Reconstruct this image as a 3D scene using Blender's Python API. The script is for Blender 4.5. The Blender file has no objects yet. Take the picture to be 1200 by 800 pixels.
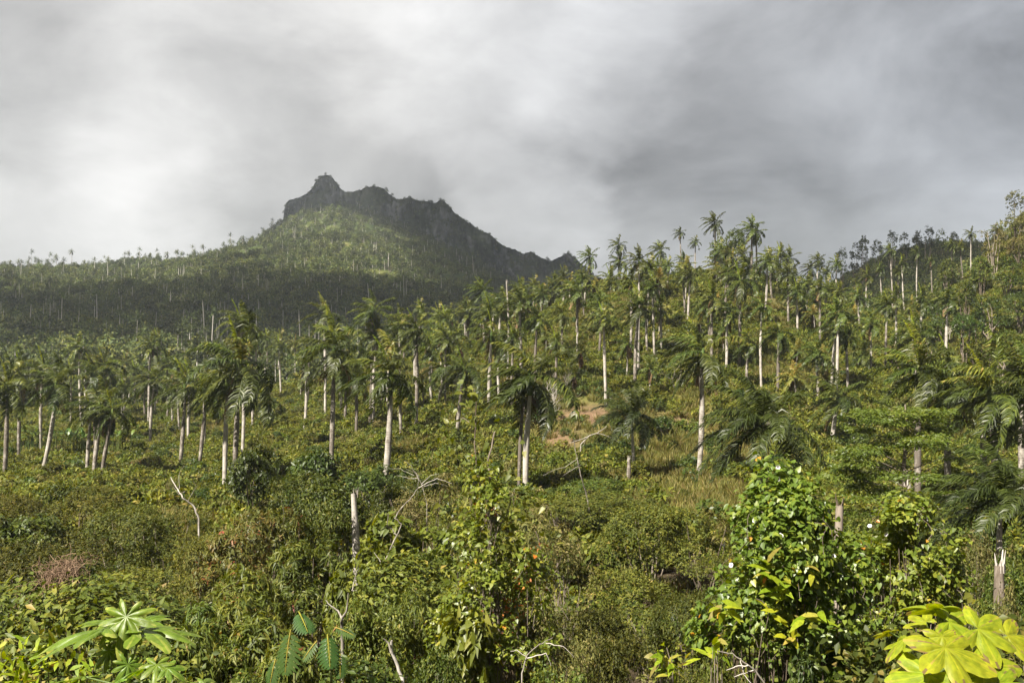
import bpy, math, random
import numpy as np
from mathutils import Vector
R = math.radians
C = bpy.context.scene.collection
scene = bpy.context.scene

# ------------------------------------------------------------------ camera, sky, sun, exposure
F = 1167.0                      # focal length in photo pixels (photo 1200 x 800)
CZ = 30.0                       # eye height in the world
cam = bpy.data.cameras.new('camera'); cam.lens = F/1200*36; cam.sensor_width = 36
cam.clip_start = 0.2; cam.clip_end = 12000
camo = bpy.data.objects.new('camera', cam); C.objects.link(camo)
camo.location = (0, 0, CZ); camo.rotation_euler = (R(90), 0, 0)
scene.camera = camo

SUN_EL, SUN_AZ = 50.0, 222.0    # azimuth clockwise from +Y: behind the camera, a little to the left
sd = np.array([math.sin(R(SUN_AZ))*math.cos(R(SUN_EL)), math.cos(R(SUN_AZ))*math.cos(R(SUN_EL)), math.sin(R(SUN_EL))])
sun = bpy.data.lights.new('sun', 'SUN'); sun.energy = 5.0; sun.angle = R(0.6); sun.color = (1.0, 0.93, 0.82)
suno = bpy.data.objects.new('sun', sun); C.objects.link(suno)
suno.rotation_euler = Vector(-sd).to_track_quat('-Z', 'Y').to_euler()
suno.location = (0, -20, 120)

world = bpy.data.worlds.new('World'); scene.world = world; world.use_nodes = True
def build_sky():
    nt = world.node_tree; N = nt.nodes; Lk = nt.links; N.clear()
    def nd(t, **k):
        n = N.new(t)
        for a, b in k.items(): setattr(n, a, b)
        return n
    def mth(op, a, b=None, clamp=False):
        n = nd('ShaderNodeMath', operation=op, use_clamp=clamp)
        for i, v in enumerate((a, b)):
            if v is None: continue
            if hasattr(v, 'is_linked'): Lk.new(v, n.inputs[i])
            else: n.inputs[i].default_value = v
        return n.outputs[0]
    sky = nd('ShaderNodeTexSky', sky_type='NISHITA', sun_disc=False)
    sky.sun_elevation = R(SUN_EL); sky.sun_rotation = R(SUN_AZ); sky.altitude = 100; sky.dust_density = 2.0
    tc = nd('ShaderNodeTexCoord')
    sep = nd('ShaderNodeSeparateXYZ'); Lk.new(tc.outputs['Generated'], sep.inputs[0])
    X, Y, Z = sep.outputs
    # cloud layer seen in perspective
    zz = mth('ADD', mth('MAXIMUM', Z, 0.0), 0.22)
    com = nd('ShaderNodeCombineXYZ')
    Lk.new(mth('DIVIDE', X, zz), com.inputs[0]); Lk.new(mth('DIVIDE', Y, zz), com.inputs[1])
    def noise(vec, scale, detail, rough, dist=0.0):
        n = nd('ShaderNodeTexNoise'); Lk.new(vec, n.inputs['Vector'])
        n.inputs['Scale'].default_value = scale; n.inputs['Detail'].default_value = detail
        n.inputs['Roughness'].default_value = rough; n.inputs['Distortion'].default_value = dist
        return n
    com2 = nd('ShaderNodeCombineXYZ'); Lk.new(X, com2.inputs[0]); Lk.new(Y, com2.inputs[1]); Lk.new(mth('MULTIPLY', Z, 1.75), com2.inputs[2])
    com3 = nd('ShaderNodeCombineXYZ'); Lk.new(X, com3.inputs[0]); Lk.new(Y, com3.inputs[1]); Lk.new(mth('MULTIPLY', Z, 1.7), com3.inputs[2])
    n1 = noise(com3.outputs[0], 2.7, 7, 0.52, 0.2)
    n2 = noise(com2.outputs[0], 5.5, 12, 0.62, 0.35)
    warp = noise(com2.outputs[0], 4.0, 7, 0.6)
    vm = nd('ShaderNodeVectorMath', operation='MULTIPLY_ADD')
    Lk.new(warp.outputs['Color'], vm.inputs[0]); vm.inputs[1].default_value = (0.26,)*3; vm.inputs[2].default_value = (-0.13,)*3
    va = nd('ShaderNodeVectorMath', operation='ADD'); Lk.new(tc.outputs['Generated'], va.inputs[0]); Lk.new(vm.outputs[0], va.inputs[1])
    vn = nd('ShaderNodeVectorMath', operation='NORMALIZE'); Lk.new(va.outputs[0], vn.inputs[0])
    val = mth('ADD', SKY_BASE, mth('MULTIPLY', mth('SUBTRACT', n1.outputs[0], 0.5), 0.30))
    val = mth('ADD', val, mth('MULTIPLY', mth('SUBTRACT', n2.outputs[0], 0.5), 0.58))
    for px, py, rad, amp in SKY_SPOTS:
        d = Vector(((px-600)/F, 1, (400-py)/F)).normalized()
        dn = nd('ShaderNodeVectorMath', operation='DOT_PRODUCT'); Lk.new(vn.outputs[0], dn.inputs[0]); dn.inputs[1].default_value = d
        mr = nd('ShaderNodeMapRange', interpolation_type='SMOOTHSTEP'); Lk.new(dn.outputs['Value'], mr.inputs['Value'])
        mr.inputs['From Min'].default_value = math.cos(math.atan(rad/F)); mr.inputs['From Max'].default_value = 1.0
        val = mth('ADD', val, mth('MULTIPLY', mr.outputs[0], amp))
    # unseen sky overhead, behind and beside the camera dimmed to deepen shadows
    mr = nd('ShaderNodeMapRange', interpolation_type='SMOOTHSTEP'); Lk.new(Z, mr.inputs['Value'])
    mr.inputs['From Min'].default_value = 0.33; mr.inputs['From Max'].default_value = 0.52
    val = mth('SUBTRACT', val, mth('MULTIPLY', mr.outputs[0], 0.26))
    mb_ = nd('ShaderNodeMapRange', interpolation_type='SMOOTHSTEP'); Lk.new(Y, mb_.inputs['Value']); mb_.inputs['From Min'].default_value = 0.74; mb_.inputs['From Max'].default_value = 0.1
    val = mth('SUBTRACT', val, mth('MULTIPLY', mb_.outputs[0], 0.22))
    val = mth('MULTIPLY', mth('MAXIMUM', val, 0.08), 0.435)
    hue = nd('ShaderNodeMapRange'); Lk.new(X, hue.inputs['Value'])
    hue.inputs['From Min'].default_value = -0.15; hue.inputs['From Max'].default_value = 0.45
    mix = nd('ShaderNodeMix', data_type='RGBA'); Lk.new(hue.outputs[0], mix.inputs['Factor'])
    mix.inputs['A'].default_value = (1.0, 0.985, 0.965, 1); mix.inputs['B'].default_value = (0.94, 0.975, 1.045, 1)
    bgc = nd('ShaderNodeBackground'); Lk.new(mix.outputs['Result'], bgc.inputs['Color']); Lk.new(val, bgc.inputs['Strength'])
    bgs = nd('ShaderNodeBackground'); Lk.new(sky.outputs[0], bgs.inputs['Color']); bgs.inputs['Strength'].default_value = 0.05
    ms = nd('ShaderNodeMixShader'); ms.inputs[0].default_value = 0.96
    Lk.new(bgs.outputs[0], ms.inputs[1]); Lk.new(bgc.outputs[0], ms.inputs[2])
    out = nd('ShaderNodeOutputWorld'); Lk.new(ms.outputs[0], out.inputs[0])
SKY_BASE = 0.44
SKY_SPOTS = [(60, 110, 330, .07), (110, 200, 190, .05), (180, 235, 110, .05), (270, 255, 110, -.10), (180, 190, 120, .10), (330, 60, 300, .12), (300, 155, 150, -.08), (470, 170, 170, -.08), (540, 35, 210, .22),
             (690, 85, 120, .10), (610, 252, 110, .20), (720, 165, 220, -.05), (880, 250, 260, -.08), (1010, 150, 180, .05), (1150, 220, 160, .04), (300, 270, 120, -.04),
             (1120, 50, 330, -.09), (850, 60, 160, .05), (40, 290, 150, .03)]
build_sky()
vs = scene.view_settings
vs.view_transform = 'Standard'; vs.look = 'None'; vs.exposure = 1.55; vs.gamma = 1.0; vs.use_curve_mapping = False
scene.render.engine = 'CYCLES'
scene.cycles.max_bounces = 6; scene.cycles.diffuse_bounces = 2; scene.cycles.glossy_bounces = 2
scene.cycles.transmission_bounces = 3; scene.cycles.volume_bounces = 1; scene.cycles.transparent_max_bounces = 16
scene.cycles.use_adaptive_sampling = True; scene.cycles.adaptive_threshold = 0.02

# ------------------------------------------------------------------ helpers
def pix(px, py, Y): return np.array([(px-600)/F*Y, Y, CZ-(py-400)/F*Y])
def unit(v):
    v = np.asarray(v, float); n = np.linalg.norm(v, axis=-1, keepdims=True); return v/np.maximum(n, 1e-9)
class Noise:
    """smooth sum-of-waves noise, about -1..1"""
    def __init__(s, seed, freq, octs=3, dim=3):
        r = np.random.default_rng(seed); s.k = []; f = freq; a = 1.0; tot = 0
        for _ in range(octs):
            for _ in range(4):
                s.k.append((unit(r.normal(size=dim))*f*r.uniform(.7, 1.3)*6.283, r.uniform(0, 6.28), a)); 
            tot += a; f *= 2.07; a *= .55
        s.n = tot*1.9
    def __call__(s, P):
        return sum(a*np.sin(P@k+p) for k, p, a in s.k)/s.n

class MB:
    """collects faces; build() makes ONE mesh object"""
    def __init__(s): s.V = []; s.Fc = []; s.n = 0
    def add(s, verts, faces, mat=0, var=None):
        verts = np.asarray(verts, float).reshape(-1, 3); faces = np.asarray(faces, int)
        if var is None: var = np.full(len(faces), .4)
        s.V.append(verts); s.Fc.append((faces+s.n, mat, np.broadcast_to(np.asarray(var, float), (len(faces),)))); s.n += len(verts); return s
    def mesh(s, name, mats):
        me = bpy.data.meshes.new(name)
        V = np.concatenate(s.V); me.vertices.add(len(V)); me.vertices.foreach_set('co', V.astype(np.float32).ravel())
        li = np.concatenate([f.ravel() for f, _, _ in s.Fc]); tot = np.concatenate([np.full(len(f), f.shape[1]) for f, _, _ in s.Fc])
        st = np.concatenate([[0], np.cumsum(tot)[:-1]])
        me.loops.add(len(li)); me.loops.foreach_set('vertex_index', li.astype(np.int32))
        me.polygons.add(len(tot)); me.polygons.foreach_set('loop_start', st.astype(np.int32))
        try: me.polygons.foreach_set('loop_total', tot.astype(np.int32))
        except Exception: pass
        me.polygons.foreach_set('material_index', np.concatenate([np.full(len(f), m) for f, m, _ in s.Fc]).astype(np.int32))
        at = me.attributes.new('v', 'FLOAT', 'FACE'); at.data.foreach_set('value', np.concatenate([v for _, _, v in s.Fc]).astype(np.float32))
        me.update(calc_edges=True)
        for m in mats: me.materials.append(m)
        return me
def link(name, me, parent=None, loc=(0, 0, 0)):
    o = bpy.data.objects.new(name, me); C.objects.link(o)
    if parent: o.parent = parent
    o.location = loc; return o
def tag(o, label, cat, group=None):
    o['label'] = label; o['category'] = cat
    if group: o['group'] = group
    return o
def kind(o, k): o['kind'] = k; return o

def tube(mb, pts, rad, sides=6, mat=0, var=.4):
    pts = np.asarray(pts, float); n = len(pts); rad = np.broadcast_to(np.asarray(rad, float), (n,))
    T = unit(np.gradient(pts, axis=0)); ref = np.array([0.31, .95, .05]) if abs(T[0][1]) < .8 else np.array([1., .1, .1])
    A = unit(np.cross(T, ref)); B = np.cross(T, A)
    th = np.arange(sides)/sides*2*np.pi
    V = pts[:, None]+(A[:, None]*np.cos(th)[None, :, None]+B[:, None]*np.sin(th)[None, :, None])*rad[:, None, None]
    i = np.arange(n-1)[:, None]*sides; j = np.arange(sides)[None]; k = (j+1) % sides
    Fq = np.stack([i+j, i+k, i+sides+k, i+sides+j], -1).reshape(-1, 4)
    mb.add(V.reshape(-1, 3), Fq, mat, var)

TPL = {
 'quad': ([(0, 0, 0), (.45, -.5, .05), (1, 0, -.1), (.45, .5, .05)], [(0, 1, 2, 3)]),
 'kite': ([(0, 0, 0), (.42, -.5, .07), (1, 0, -.16), (.42, .5, .07), (.5, 0, -.03)], [(0, 1, 2, 4), (0, 4, 2, 3)]),
 'lance': ([(0, 0, 0), (.3, -.5, .0), (.68, -.38, -.1), (1, 0, -.3), (.68, .38, -.1), (.3, .5, .0)], [(0, 1, 4, 5), (1, 2, 4, 4)]),
 'heart': ([(0, 0, 0), (-.14, -.3, .03), (.12, -.5, .05), (.5, -.38, .02), (1, 0, -.16), (.5, .38, .02), (.12, .5, .05), (-.14, .3, .03), (.5, 0, -.05)],
           [(0, 1, 2, 8), (8, 2, 3, 4), (0, 8, 6, 7), (8, 4, 5, 6)]),
}
TPL['lance'] = ([(0, 0, 0), (.3, -.5, .0), (.68, -.36, -.1), (1, 0, -.3), (.68, .36, -.1), (.3, .5, .0), (.5, 0, -.06)], [(0, 1, 2, 6), (6, 2, 3, 4), (0, 6, 4, 5)])
def leaves(mb, P, D, Nn, L, W, tpl='kite', mat=0, var=.4):
    D = unit(D); S = unit(np.cross(D, Nn)); Nn = np.cross(S, D)
    t, f = TPL[tpl]; t = np.array(t); n = len(P)
    L = np.broadcast_to(L, (n,))[:, None, None]; W = np.broadcast_to(W, (n,))[:, None, None]
    V = P[:, None]+D[:, None]*t[None, :, :1]*L+S[:, None]*t[None, :, 1:2]*W+Nn[:, None]*t[None, :, 2:]*L
    f = np.array(f); Fq = (np.arange(n)[:, None, None]*len(t)+f[None]).reshape(-1, f.shape[1])
    mb.add(V.reshape(-1, 3), Fq, mat, np.repeat(np.broadcast_to(var, (n,)), len(f)))

# ------------------------------------------------------------------ materials
def new_mat(name):
    m = bpy.data.materials.new(name); m.use_nodes = True; m.node_tree.nodes.clear(); return m, m.node_tree.nodes, m.node_tree.links
def ramp(N, stops):
    r = N.new('ShaderNodeValToRGB'); e = r.color_ramp.elements
    while len(e) < len(stops): e.new(0.5)
    for x, (p, c) in zip(e, stops): x.position = p; x.color = (*c, 1)
    return r
def leaf_mat(name, stops, rough=.5, spec=.35, trans=.3, objvar=.35, bump=0):
    m, N, L = new_mat(name)
    at = N.new('ShaderNodeAttribute'); at.attribute_name = 'v'
    r = ramp(N, stops); L.new(at.outputs['Fac'], r.inputs[0])
    oi = N.new('ShaderNodeObjectInfo')
    mr = N.new('ShaderNodeMapRange'); L.new(oi.outputs['Random'], mr.inputs['Value']); mr.inputs['To Min'].default_value = 1-objvar; mr.inputs['To Max'].default_value = 1+objvar
    hs = N.new('ShaderNodeHueSaturation'); L.new(r.outputs[0], hs.inputs['Color']); L.new(mr.outputs[0], hs.inputs['Value'])
    m2 = N.new('ShaderNodeMath'); m2.operation = 'MULTIPLY'; L.new(oi.outputs['Random'], m2.inputs[0]); m2.inputs[1].default_value = 7.31
    m3 = N.new('ShaderNodeMath'); m3.operation = 'FRACT'; L.new(m2.outputs[0], m3.inputs[0])
    mh = N.new('ShaderNodeMapRange'); L.new(m3.outputs[0], mh.inputs['Value']); mh.inputs['To Min'].default_value = .472; mh.inputs['To Max'].default_value = .506
    L.new(mh.outputs[0], hs.inputs['Hue'])
    p = N.new('ShaderNodeBsdfPrincipled'); L.new(hs.outputs[0], p.inputs['Base Color'])
    p.inputs['Roughness'].default_value = rough; p.inputs['Specular IOR Level'].default_value = spec
    if bump:
        tc = N.new('ShaderNodeTexCoord'); nz = N.new('ShaderNodeTexNoise'); nz.inputs['Scale'].default_value = bump; nz.inputs['Detail'].default_value = 5; L.new(tc.outputs['Object'], nz.inputs['Vector'])
        bm = N.new('ShaderNodeBump'); bm.inputs['Strength'].default_value = .5; bm.inputs['Distance'].default_value = .01; L.new(nz.outputs[0], bm.inputs['Height']); L.new(bm.outputs[0], p.inputs['Normal'])
        mv = N.new('ShaderNodeMapRange'); L.new(nz.outputs[0], mv.inputs['Value']); mv.inputs['From Min'].default_value = .3; mv.inputs['From Max'].default_value = .7; mv.inputs['To Min'].default_value = .72; mv.inputs['To Max'].default_value = 1.2
        hb_ = N.new('ShaderNodeHueSaturation'); L.new(hs.outputs[0], hb_.inputs['Color']); L.new(mv.outputs[0], hb_.inputs['Value']); L.new(hb_.outputs[0], p.inputs['Base Color']); hs = hb_
    t = N.new('ShaderNodeBsdfTranslucent')
    h2 = N.new('ShaderNodeHueSaturation'); h2.inputs['Hue'].default_value = .485; h2.inputs['Saturation'].default_value = 1.15; h2.inputs['Value'].default_value = 1.6
    L.new(hs.outputs[0], h2.inputs['Color']); L.new(h2.outputs[0], t.inputs['Color'])
    x = N.new('ShaderNodeMixShader'); x.inputs[0].default_value = trans
    L.new(p.outputs[0], x.inputs[1]); L.new(t.outputs[0], x.inputs[2])
    o = N.new('ShaderNodeOutputMaterial'); L.new(x.outputs[0], o.inputs[0]); return m
def bark_mat(name, a, b, c, sc=3.0, zs=.4, rough=.85, rings=0):
    m, N, L = new_mat(name)
    tc = N.new('ShaderNodeTexCoord'); mp = N.new('ShaderNodeMapping'); mp.inputs['Scale'].default_value = (1, 1, zs); L.new(tc.outputs['Object'], mp.inputs[0])
    n = N.new('ShaderNodeTexNoise'); n.inputs['Scale'].default_value = sc; n.inputs['Detail'].default_value = 6; n.inputs['Roughness'].default_value = .65; L.new(mp.outputs[0], n.inputs['Vector'])
    oi = N.new('ShaderNodeObjectInfo')
    ad = N.new('ShaderNodeMath'); ad.operation = 'MULTIPLY_ADD'; L.new(oi.outputs['Random'], ad.inputs[0]); ad.inputs[1].default_value = .34; ad.inputs[2].default_value = -.19
    a2 = N.new('ShaderNodeMath'); a2.operation = 'ADD'; L.new(ad.outputs[0], a2.inputs[0]); L.new(n.outputs[0], a2.inputs[1])
    if rings:
        wv = N.new('ShaderNodeTexWave'); wv.wave_type = 'BANDS'; wv.bands_direction = 'Z'; wv.inputs['Scale'].default_value = rings; wv.inputs['Distortion'].default_value = 3.0; wv.inputs['Detail'].default_value = 3; L.new(tc.outputs['Object'], wv.inputs['Vector'])
        n2 = N.new('ShaderNodeTexNoise'); n2.inputs['Scale'].default_value = .55; n2.inputs['Detail'].default_value = 4; L.new(tc.outputs['Object'], n2.inputs['Vector'])
        w2 = N.new('ShaderNodeMath'); w2.operation = 'MULTIPLY_ADD'; L.new(wv.outputs['Fac'], w2.inputs[0]); w2.inputs[1].default_value = .06; L.new(a2.outputs[0], w2.inputs[2])
        w3 = N.new('ShaderNodeMath'); w3.operation = 'MULTIPLY_ADD'; L.new(n2.outputs[0], w3.inputs[0]); w3.inputs[1].default_value = .5; w3.inputs[2].default_value = -.33
        a3 = N.new('ShaderNodeMath'); a3.operation = 'ADD'; L.new(w2.outputs[0], a3.inputs[0]); L.new(w3.outputs[0], a3.inputs[1]); a2 = a3
    r = ramp(N, [(.32, a), (.5, b), (.66, c)]); L.new(a2.outputs[0], r.inputs[0])
    p = N.new('ShaderNodeBsdfPrincipled'); L.new(r.outputs[0], p.inputs['Base Color']); p.inputs['Roughness'].default_value = rough; p.inputs['Specular IOR Level'].default_value = .2
    bm = N.new('ShaderNodeBump'); bm.inputs['Strength'].default_value = .4; bm.inputs['Distance'].default_value = .03; L.new(n.outputs[0], bm.inputs['Height']); L.new(bm.outputs[0], p.inputs['Normal'])
    o = N.new('ShaderNodeOutputMaterial'); L.new(p.outputs[0], o.inputs[0]); return m
M = {}
M['frond'] = leaf_mat('palm_frond_green', [(0, (.024, .038, .007)), (.5, (.058, .082, .012)), (.85, (.145, .165, .024)), (1, (.25, .21, .05))], .44, .36, .22, .3)
M['dfrondgreen'] = leaf_mat('shaded_palm_green', [(0, (.016, .026, .006)), (.6, (.046, .064, .011)), (1, (.13, .145, .024))], .45, .35, .18, .1)  # darker green of the low young palms
M['hgreen'] = leaf_mat('hillside_yellow_green', [(0, (.036, .054, .009)), (.5, (.084, .108, .014)), (.88, (.165, .172, .023)), (1, (.23, .20, .045))], .55, .2, .24, .36)
M['spear'] = leaf_mat('young_frond_green', [(0, (.13, .20, .02)), (1, (.30, .36, .04))], .4, .4, .35, .2)
M['yfrond'] = leaf_mat('yellowing_frond', [(0, (.07, .09, .018)), (.55, (.15, .155, .03)), (1, (.36, .27, .06))], .45, .35, .25, .3)
M['dfrond'] = leaf_mat('dead_frond_brown', [(0, (.10, .065, .03)), (1, (.27, .19, .10))], .8, .1, .1, .2)
M['shaft'] = bark_mat('crownshaft_green', (.07, .11, .03), (.11, .15, .04), (.17, .18, .07), 2, .3, .4)
M['palmbark'] = bark_mat('palm_bark_grey', (.13, .11, .09), (.325, .295, .255), (.44, .405, .36), 2.6, .6, .85, 1.3)
M['bark'] = bark_mat('shrub_bark_brown', (.09, .07, .05), (.16, .13, .10), (.25, .21, .17), 6, .3)
M['dead'] = bark_mat('bleached_dead_wood', (.16, .14, .115), (.33, .30, .26), (.50, .46, .41), 7, .3)
M['strand'] = leaf_mat('dry_vine_tan', [(0, (.12, .085, .05)), (1, (.33, .25, .15))], .85, .1, .05, .1)
M['olive'] = leaf_mat('olive_leaf', [(0, (0.029, 0.041, 0.008)), (.5, (0.069, 0.082, 0.012)), (.88, (0.132, 0.131, 0.020)), (1, (0.176, 0.137, 0.034))], .55, .2, .2, .34)
M['green'] = leaf_mat('mid_green_leaf', [(0, (0.027, 0.046, 0.009)), (.5, (0.062, 0.093, 0.013)), (.9, (0.128, 0.144, 0.020)), (1, (0.208, 0.175, 0.038))], .5, .25, .22, .38)
M['dark'] = leaf_mat('dark_glossy_leaf', [(0, (0.023, 0.042, 0.009)), (.6, (0.047, 0.078, 0.014)), (1, (0.091, 0.122, 0.017))], .45, .35, .24, .25)
M['bright'] = leaf_mat('bright_layered_leaf', [(0, (0.055, 0.088, 0.011)), (.6, (0.101, 0.140, 0.017)), (1, (0.173, 0.191, 0.027))], .45, .4, .32, .15)
M['lance'] = leaf_mat('narrow_glossy_leaf', [(0, (0.036, 0.062, 0.010)), (.5, (0.084, 0.121, 0.017)), (.88, (0.168, 0.187, 0.030)), (.95, (0.224, 0.133, 0.034)), (1, (0.208, 0.062, 0.025))], .5, .28, .26, .2)
M['rust'] = leaf_mat('reddish_leaf', [(0, (0.051, 0.068, 0.016)), (.55, (0.102, 0.112, 0.023)), (.86, (0.170, 0.128, 0.032)), (.95, (0.204, 0.080, 0.027)), (1, (0.187, 0.048, 0.027))], .45, .3, .26, .12)
M['vine'] = leaf_mat('heart_vine_leaf', [(0, (0.059, 0.103, 0.012)), (.5, (0.108, 0.167, 0.020)), (.9, (0.204, 0.244, 0.027)), (.965, (0.323, 0.294, 0.031)), (1, (0.538, 0.215, 0.015))], .4, .45, .33, .12)
M['ylime'] = leaf_mat('lime_yellow_leaf', [(0, (0.145, 0.212, 0.010)), (.8, (0.281, 0.323, 0.017)), (.92, (0.306, 0.281, 0.043)), (1, (0.170, 0.136, 0.043))], .5, .25, .36, .06, 18)
M['cecro'] = leaf_mat('lobed_leaf_green', [(0, (.075, .155, .016)), (.7, (.13, .225, .022)), (1, (.22, .28, .05))], .42, .4, .35, .06, 18)
M['dry'] = leaf_mat('dry_scrub_leaf', [(0, (.06, .07, .018)), (.5, (.115, .12, .03)), (1, (.21, .18, .065))], .6, .2, .2, .2)
M['orange'] = leaf_mat('dying_orange_leaf', [(0, (.26, .13, .03)), (1, (.46, .26, .05))], .6, .2, .2, .1)
M['grassb'] = leaf_mat('hill_grass', [(0, (0.075, 0.088, 0.016)), (.6, (0.136, 0.139, 0.027)), (1, (0.246, 0.202, 0.072))], .6, .25, .3, .2)
M['forest'] = leaf_mat('forest_leaf', [(0, (0.026, 0.041, 0.012)), (.5, (0.052, 0.077, 0.018)), (1, (0.117, 0.132, 0.030))], .6, .2, .15, .55)
M['fdry'] = leaf_mat('forest_bare_twigs', [(0, (.10, .085, .06)), (1, (.20, .16, .11))], .8, .1, .1, .3)
M['ftrunk'] = bark_mat('forest_palm_trunk', (.30, .28, .25), (.45, .42, .38), (.55, .52, .48), .5, .3)
def petal_mat():
    m, N, L = new_mat('white_petal'); at = N.new('ShaderNodeAttribute'); at.attribute_name = 'v'
    r = ramp(N, [(.3, (.16, .04, .13)), (.5, (.72, .66, .74)), (1, (.82, .80, .82))]); L.new(at.outputs['Fac'], r.inputs[0])
    p = N.new('ShaderNodeBsdfPrincipled'); L.new(r.outputs[0], p.inputs['Base Color']); p.inputs['Roughness'].default_value = .6
    o = N.new('ShaderNodeOutputMaterial'); L.new(p.outputs[0], o.inputs[0]); return m
M['petal'] = petal_mat()

def ground_mat():
    m, N, L = new_mat('hillside_ground')
    tc = N.new('ShaderNodeTexCoord')
    def noi(s, d=6, r=.6):
        n = N.new('ShaderNodeTexNoise'); n.inputs['Scale'].default_value = s; n.inputs['Detail'].default_value = d; n.inputs['Roughness'].default_value = r; L.new(tc.outputs['Object'], n.inputs['Vector']); return n
    a, b = noi(.05, 8, .65), noi(.9, 8, .7)
    mx = N.new('ShaderNodeMath'); mx.operation = 'MULTIPLY_ADD'; L.new(b.outputs[0], mx.inputs[0]); mx.inputs[1].default_value = .55; mx.inputs[2].default_value = -.27
    sm = N.new('ShaderNodeMath'); sm.operation = 'ADD'; L.new(a.outputs[0], sm.inputs[0]); L.new(mx.outputs[0], sm.inputs[1])
    r0_ = ramp(N, [(.28, (.045, .06, .015)), (.46, (.09, .10, .022)), (.6, (.135, .13, .035)), (.74, (.19, .155, .055))]); L.new(sm.outputs[0], r0_.inputs[0])
    lt = N.new('ShaderNodeAttribute'); lt.attribute_name = 'litter_shade'; lr = ramp(N, [(.35, (.03, .024, .014)), (.7, (.075, .055, .032))]); L.new(b.outputs[0], lr.inputs[0])  # brown of fallen leaves, kept dark as shade painted between the shrubs
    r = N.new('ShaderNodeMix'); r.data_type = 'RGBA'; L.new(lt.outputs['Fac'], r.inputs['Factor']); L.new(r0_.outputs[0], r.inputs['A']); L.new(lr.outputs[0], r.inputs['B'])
    at = N.new('ShaderNodeAttribute'); at.attribute_name = 'soil'
    sl = ramp(N, [(.3, (.085, .055, .035)), (.55, (.17, .105, .065)), (.72, (.23, .165, .11))]); L.new(b.outputs[0], sl.inputs[0])
    ma = N.new('ShaderNodeMath'); ma.operation = 'MULTIPLY_ADD'; ma.use_clamp = True; L.new(b.outputs[0], ma.inputs[0]); ma.inputs[1].default_value = 1.6; ma.inputs[2].default_value = -1.05
    mb_ = N.new('ShaderNodeMath'); mb_.operation = 'MULTIPLY_ADD'; mb_.use_clamp = True; L.new(at.outputs['Fac'], mb_.inputs[0]); mb_.inputs[1].default_value = 1.5; L.new(ma.outputs[0], mb_.inputs[2])
    mm = N.new('ShaderNodeMath'); mm.operation = 'MULTIPLY'; mm.use_clamp = True; L.new(mb_.outputs[0], mm.inputs[0]); L.new(at.outputs['Fac'], mm.inputs[1])
    mix = N.new('ShaderNodeMix'); mix.data_type = 'RGBA'; L.new(mm.outputs[0], mix.inputs['Factor']); L.new(r.outputs['Result'], mix.inputs['A']); L.new(sl.outputs[0], mix.inputs['B'])
    p = N.new('ShaderNodeBsdfPrincipled'); L.new(mix.outputs['Result'], p.inputs['Base Color']); p.inputs['Roughness'].default_value = .95; p.inputs['Specular IOR Level'].default_value = .1
    bm = N.new('ShaderNodeBump'); bm.inputs['Strength'].default_value = .8; bm.inputs['Distance'].default_value = .4; L.new(b.outputs[0], bm.inputs['Height']); L.new(bm.outputs[0], p.inputs['Normal'])
    o = N.new('ShaderNodeOutputMaterial'); L.new(p.outputs[0], o.inputs[0]); return m
def hill_mat(name, stops, s1, s2, rock=None):
    m, N, L = new_mat(name); tc = N.new('ShaderNodeTexCoord')
    def noi(s, d=7, r=.65, sc=None):
        n = N.new('ShaderNodeTexNoise'); n.inputs['Scale'].default_value = s; n.inputs['Detail'].default_value = d; n.inputs['Roughness'].default_value = r
        if sc:
            mp = N.new('ShaderNodeMapping'); mp.inputs['Scale'].default_value = sc; L.new(tc.outputs['Object'], mp.inputs[0]); L.new(mp.outputs[0], n.inputs['Vector'])
        else: L.new(tc.outputs['Object'], n.inputs['Vector'])
        return n
    a, b = noi(s1), noi(s2)
    mx = N.new('ShaderNodeMath'); mx.operation = 'MULTIPLY_ADD'; L.new(b.outputs[0], mx.inputs[0]); mx.inputs[1].default_value = .6; mx.inputs[2].default_value = -.3
    sm = N.new('ShaderNodeMath'); sm.operation = 'ADD'; L.new(a.outputs[0], sm.inputs[0]); L.new(mx.outputs[0], sm.inputs[1])
    r = ramp(N, stops); L.new(sm.outputs[0], r.inputs[0]); col = r.outputs[0]
    if rock:
        g = N.new('ShaderNodeNewGeometry'); sp = N.new('ShaderNodeSeparateXYZ'); L.new(g.outputs['Normal'], sp.inputs[0])
        k = noi(.02, 6, .6, (1, 1, .35))
        ms = N.new('ShaderNodeMapRange'); L.new(sp.outputs[2], ms.inputs['Value']); ms.inputs['From Min'].default_value = .55; ms.inputs['From Max'].default_value = .15
        mk = N.new('ShaderNodeMapRange'); L.new(k.outputs[0], mk.inputs['Value']); mk.inputs['From Min'].default_value = .46; mk.inputs['From Max'].default_value = .6
        mu = N.new('ShaderNodeMath'); mu.operation = 'MULTIPLY'; L.new(ms.outputs[0], mu.inputs[0]); L.new(mk.outputs[0], mu.inputs[1])
        mix = N.new('ShaderNodeMix'); mix.data_type = 'RGBA'; L.new(mu.outputs[0], mix.inputs['Factor']); L.new(col, mix.inputs['A']); mix.inputs['B'].default_value = (*rock, 1); col = mix.outputs['Result']
    p = N.new('ShaderNodeBsdfPrincipled'); L.new(col, p.inputs['Base Color']); p.inputs['Roughness'].default_value = .95; p.inputs['Specular IOR Level'].default_value = .1
    bm = N.new('ShaderNodeBump'); bm.inputs['Strength'].default_value = 1; bm.inputs['Distance'].default_value = 6; L.new(b.outputs[0], bm.inputs['Height']); L.new(bm.outputs[0], p.inputs['Normal'])
    o = N.new('ShaderNodeOutputMaterial'); L.new(p.outputs[0], o.inputs[0]); return m

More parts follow.
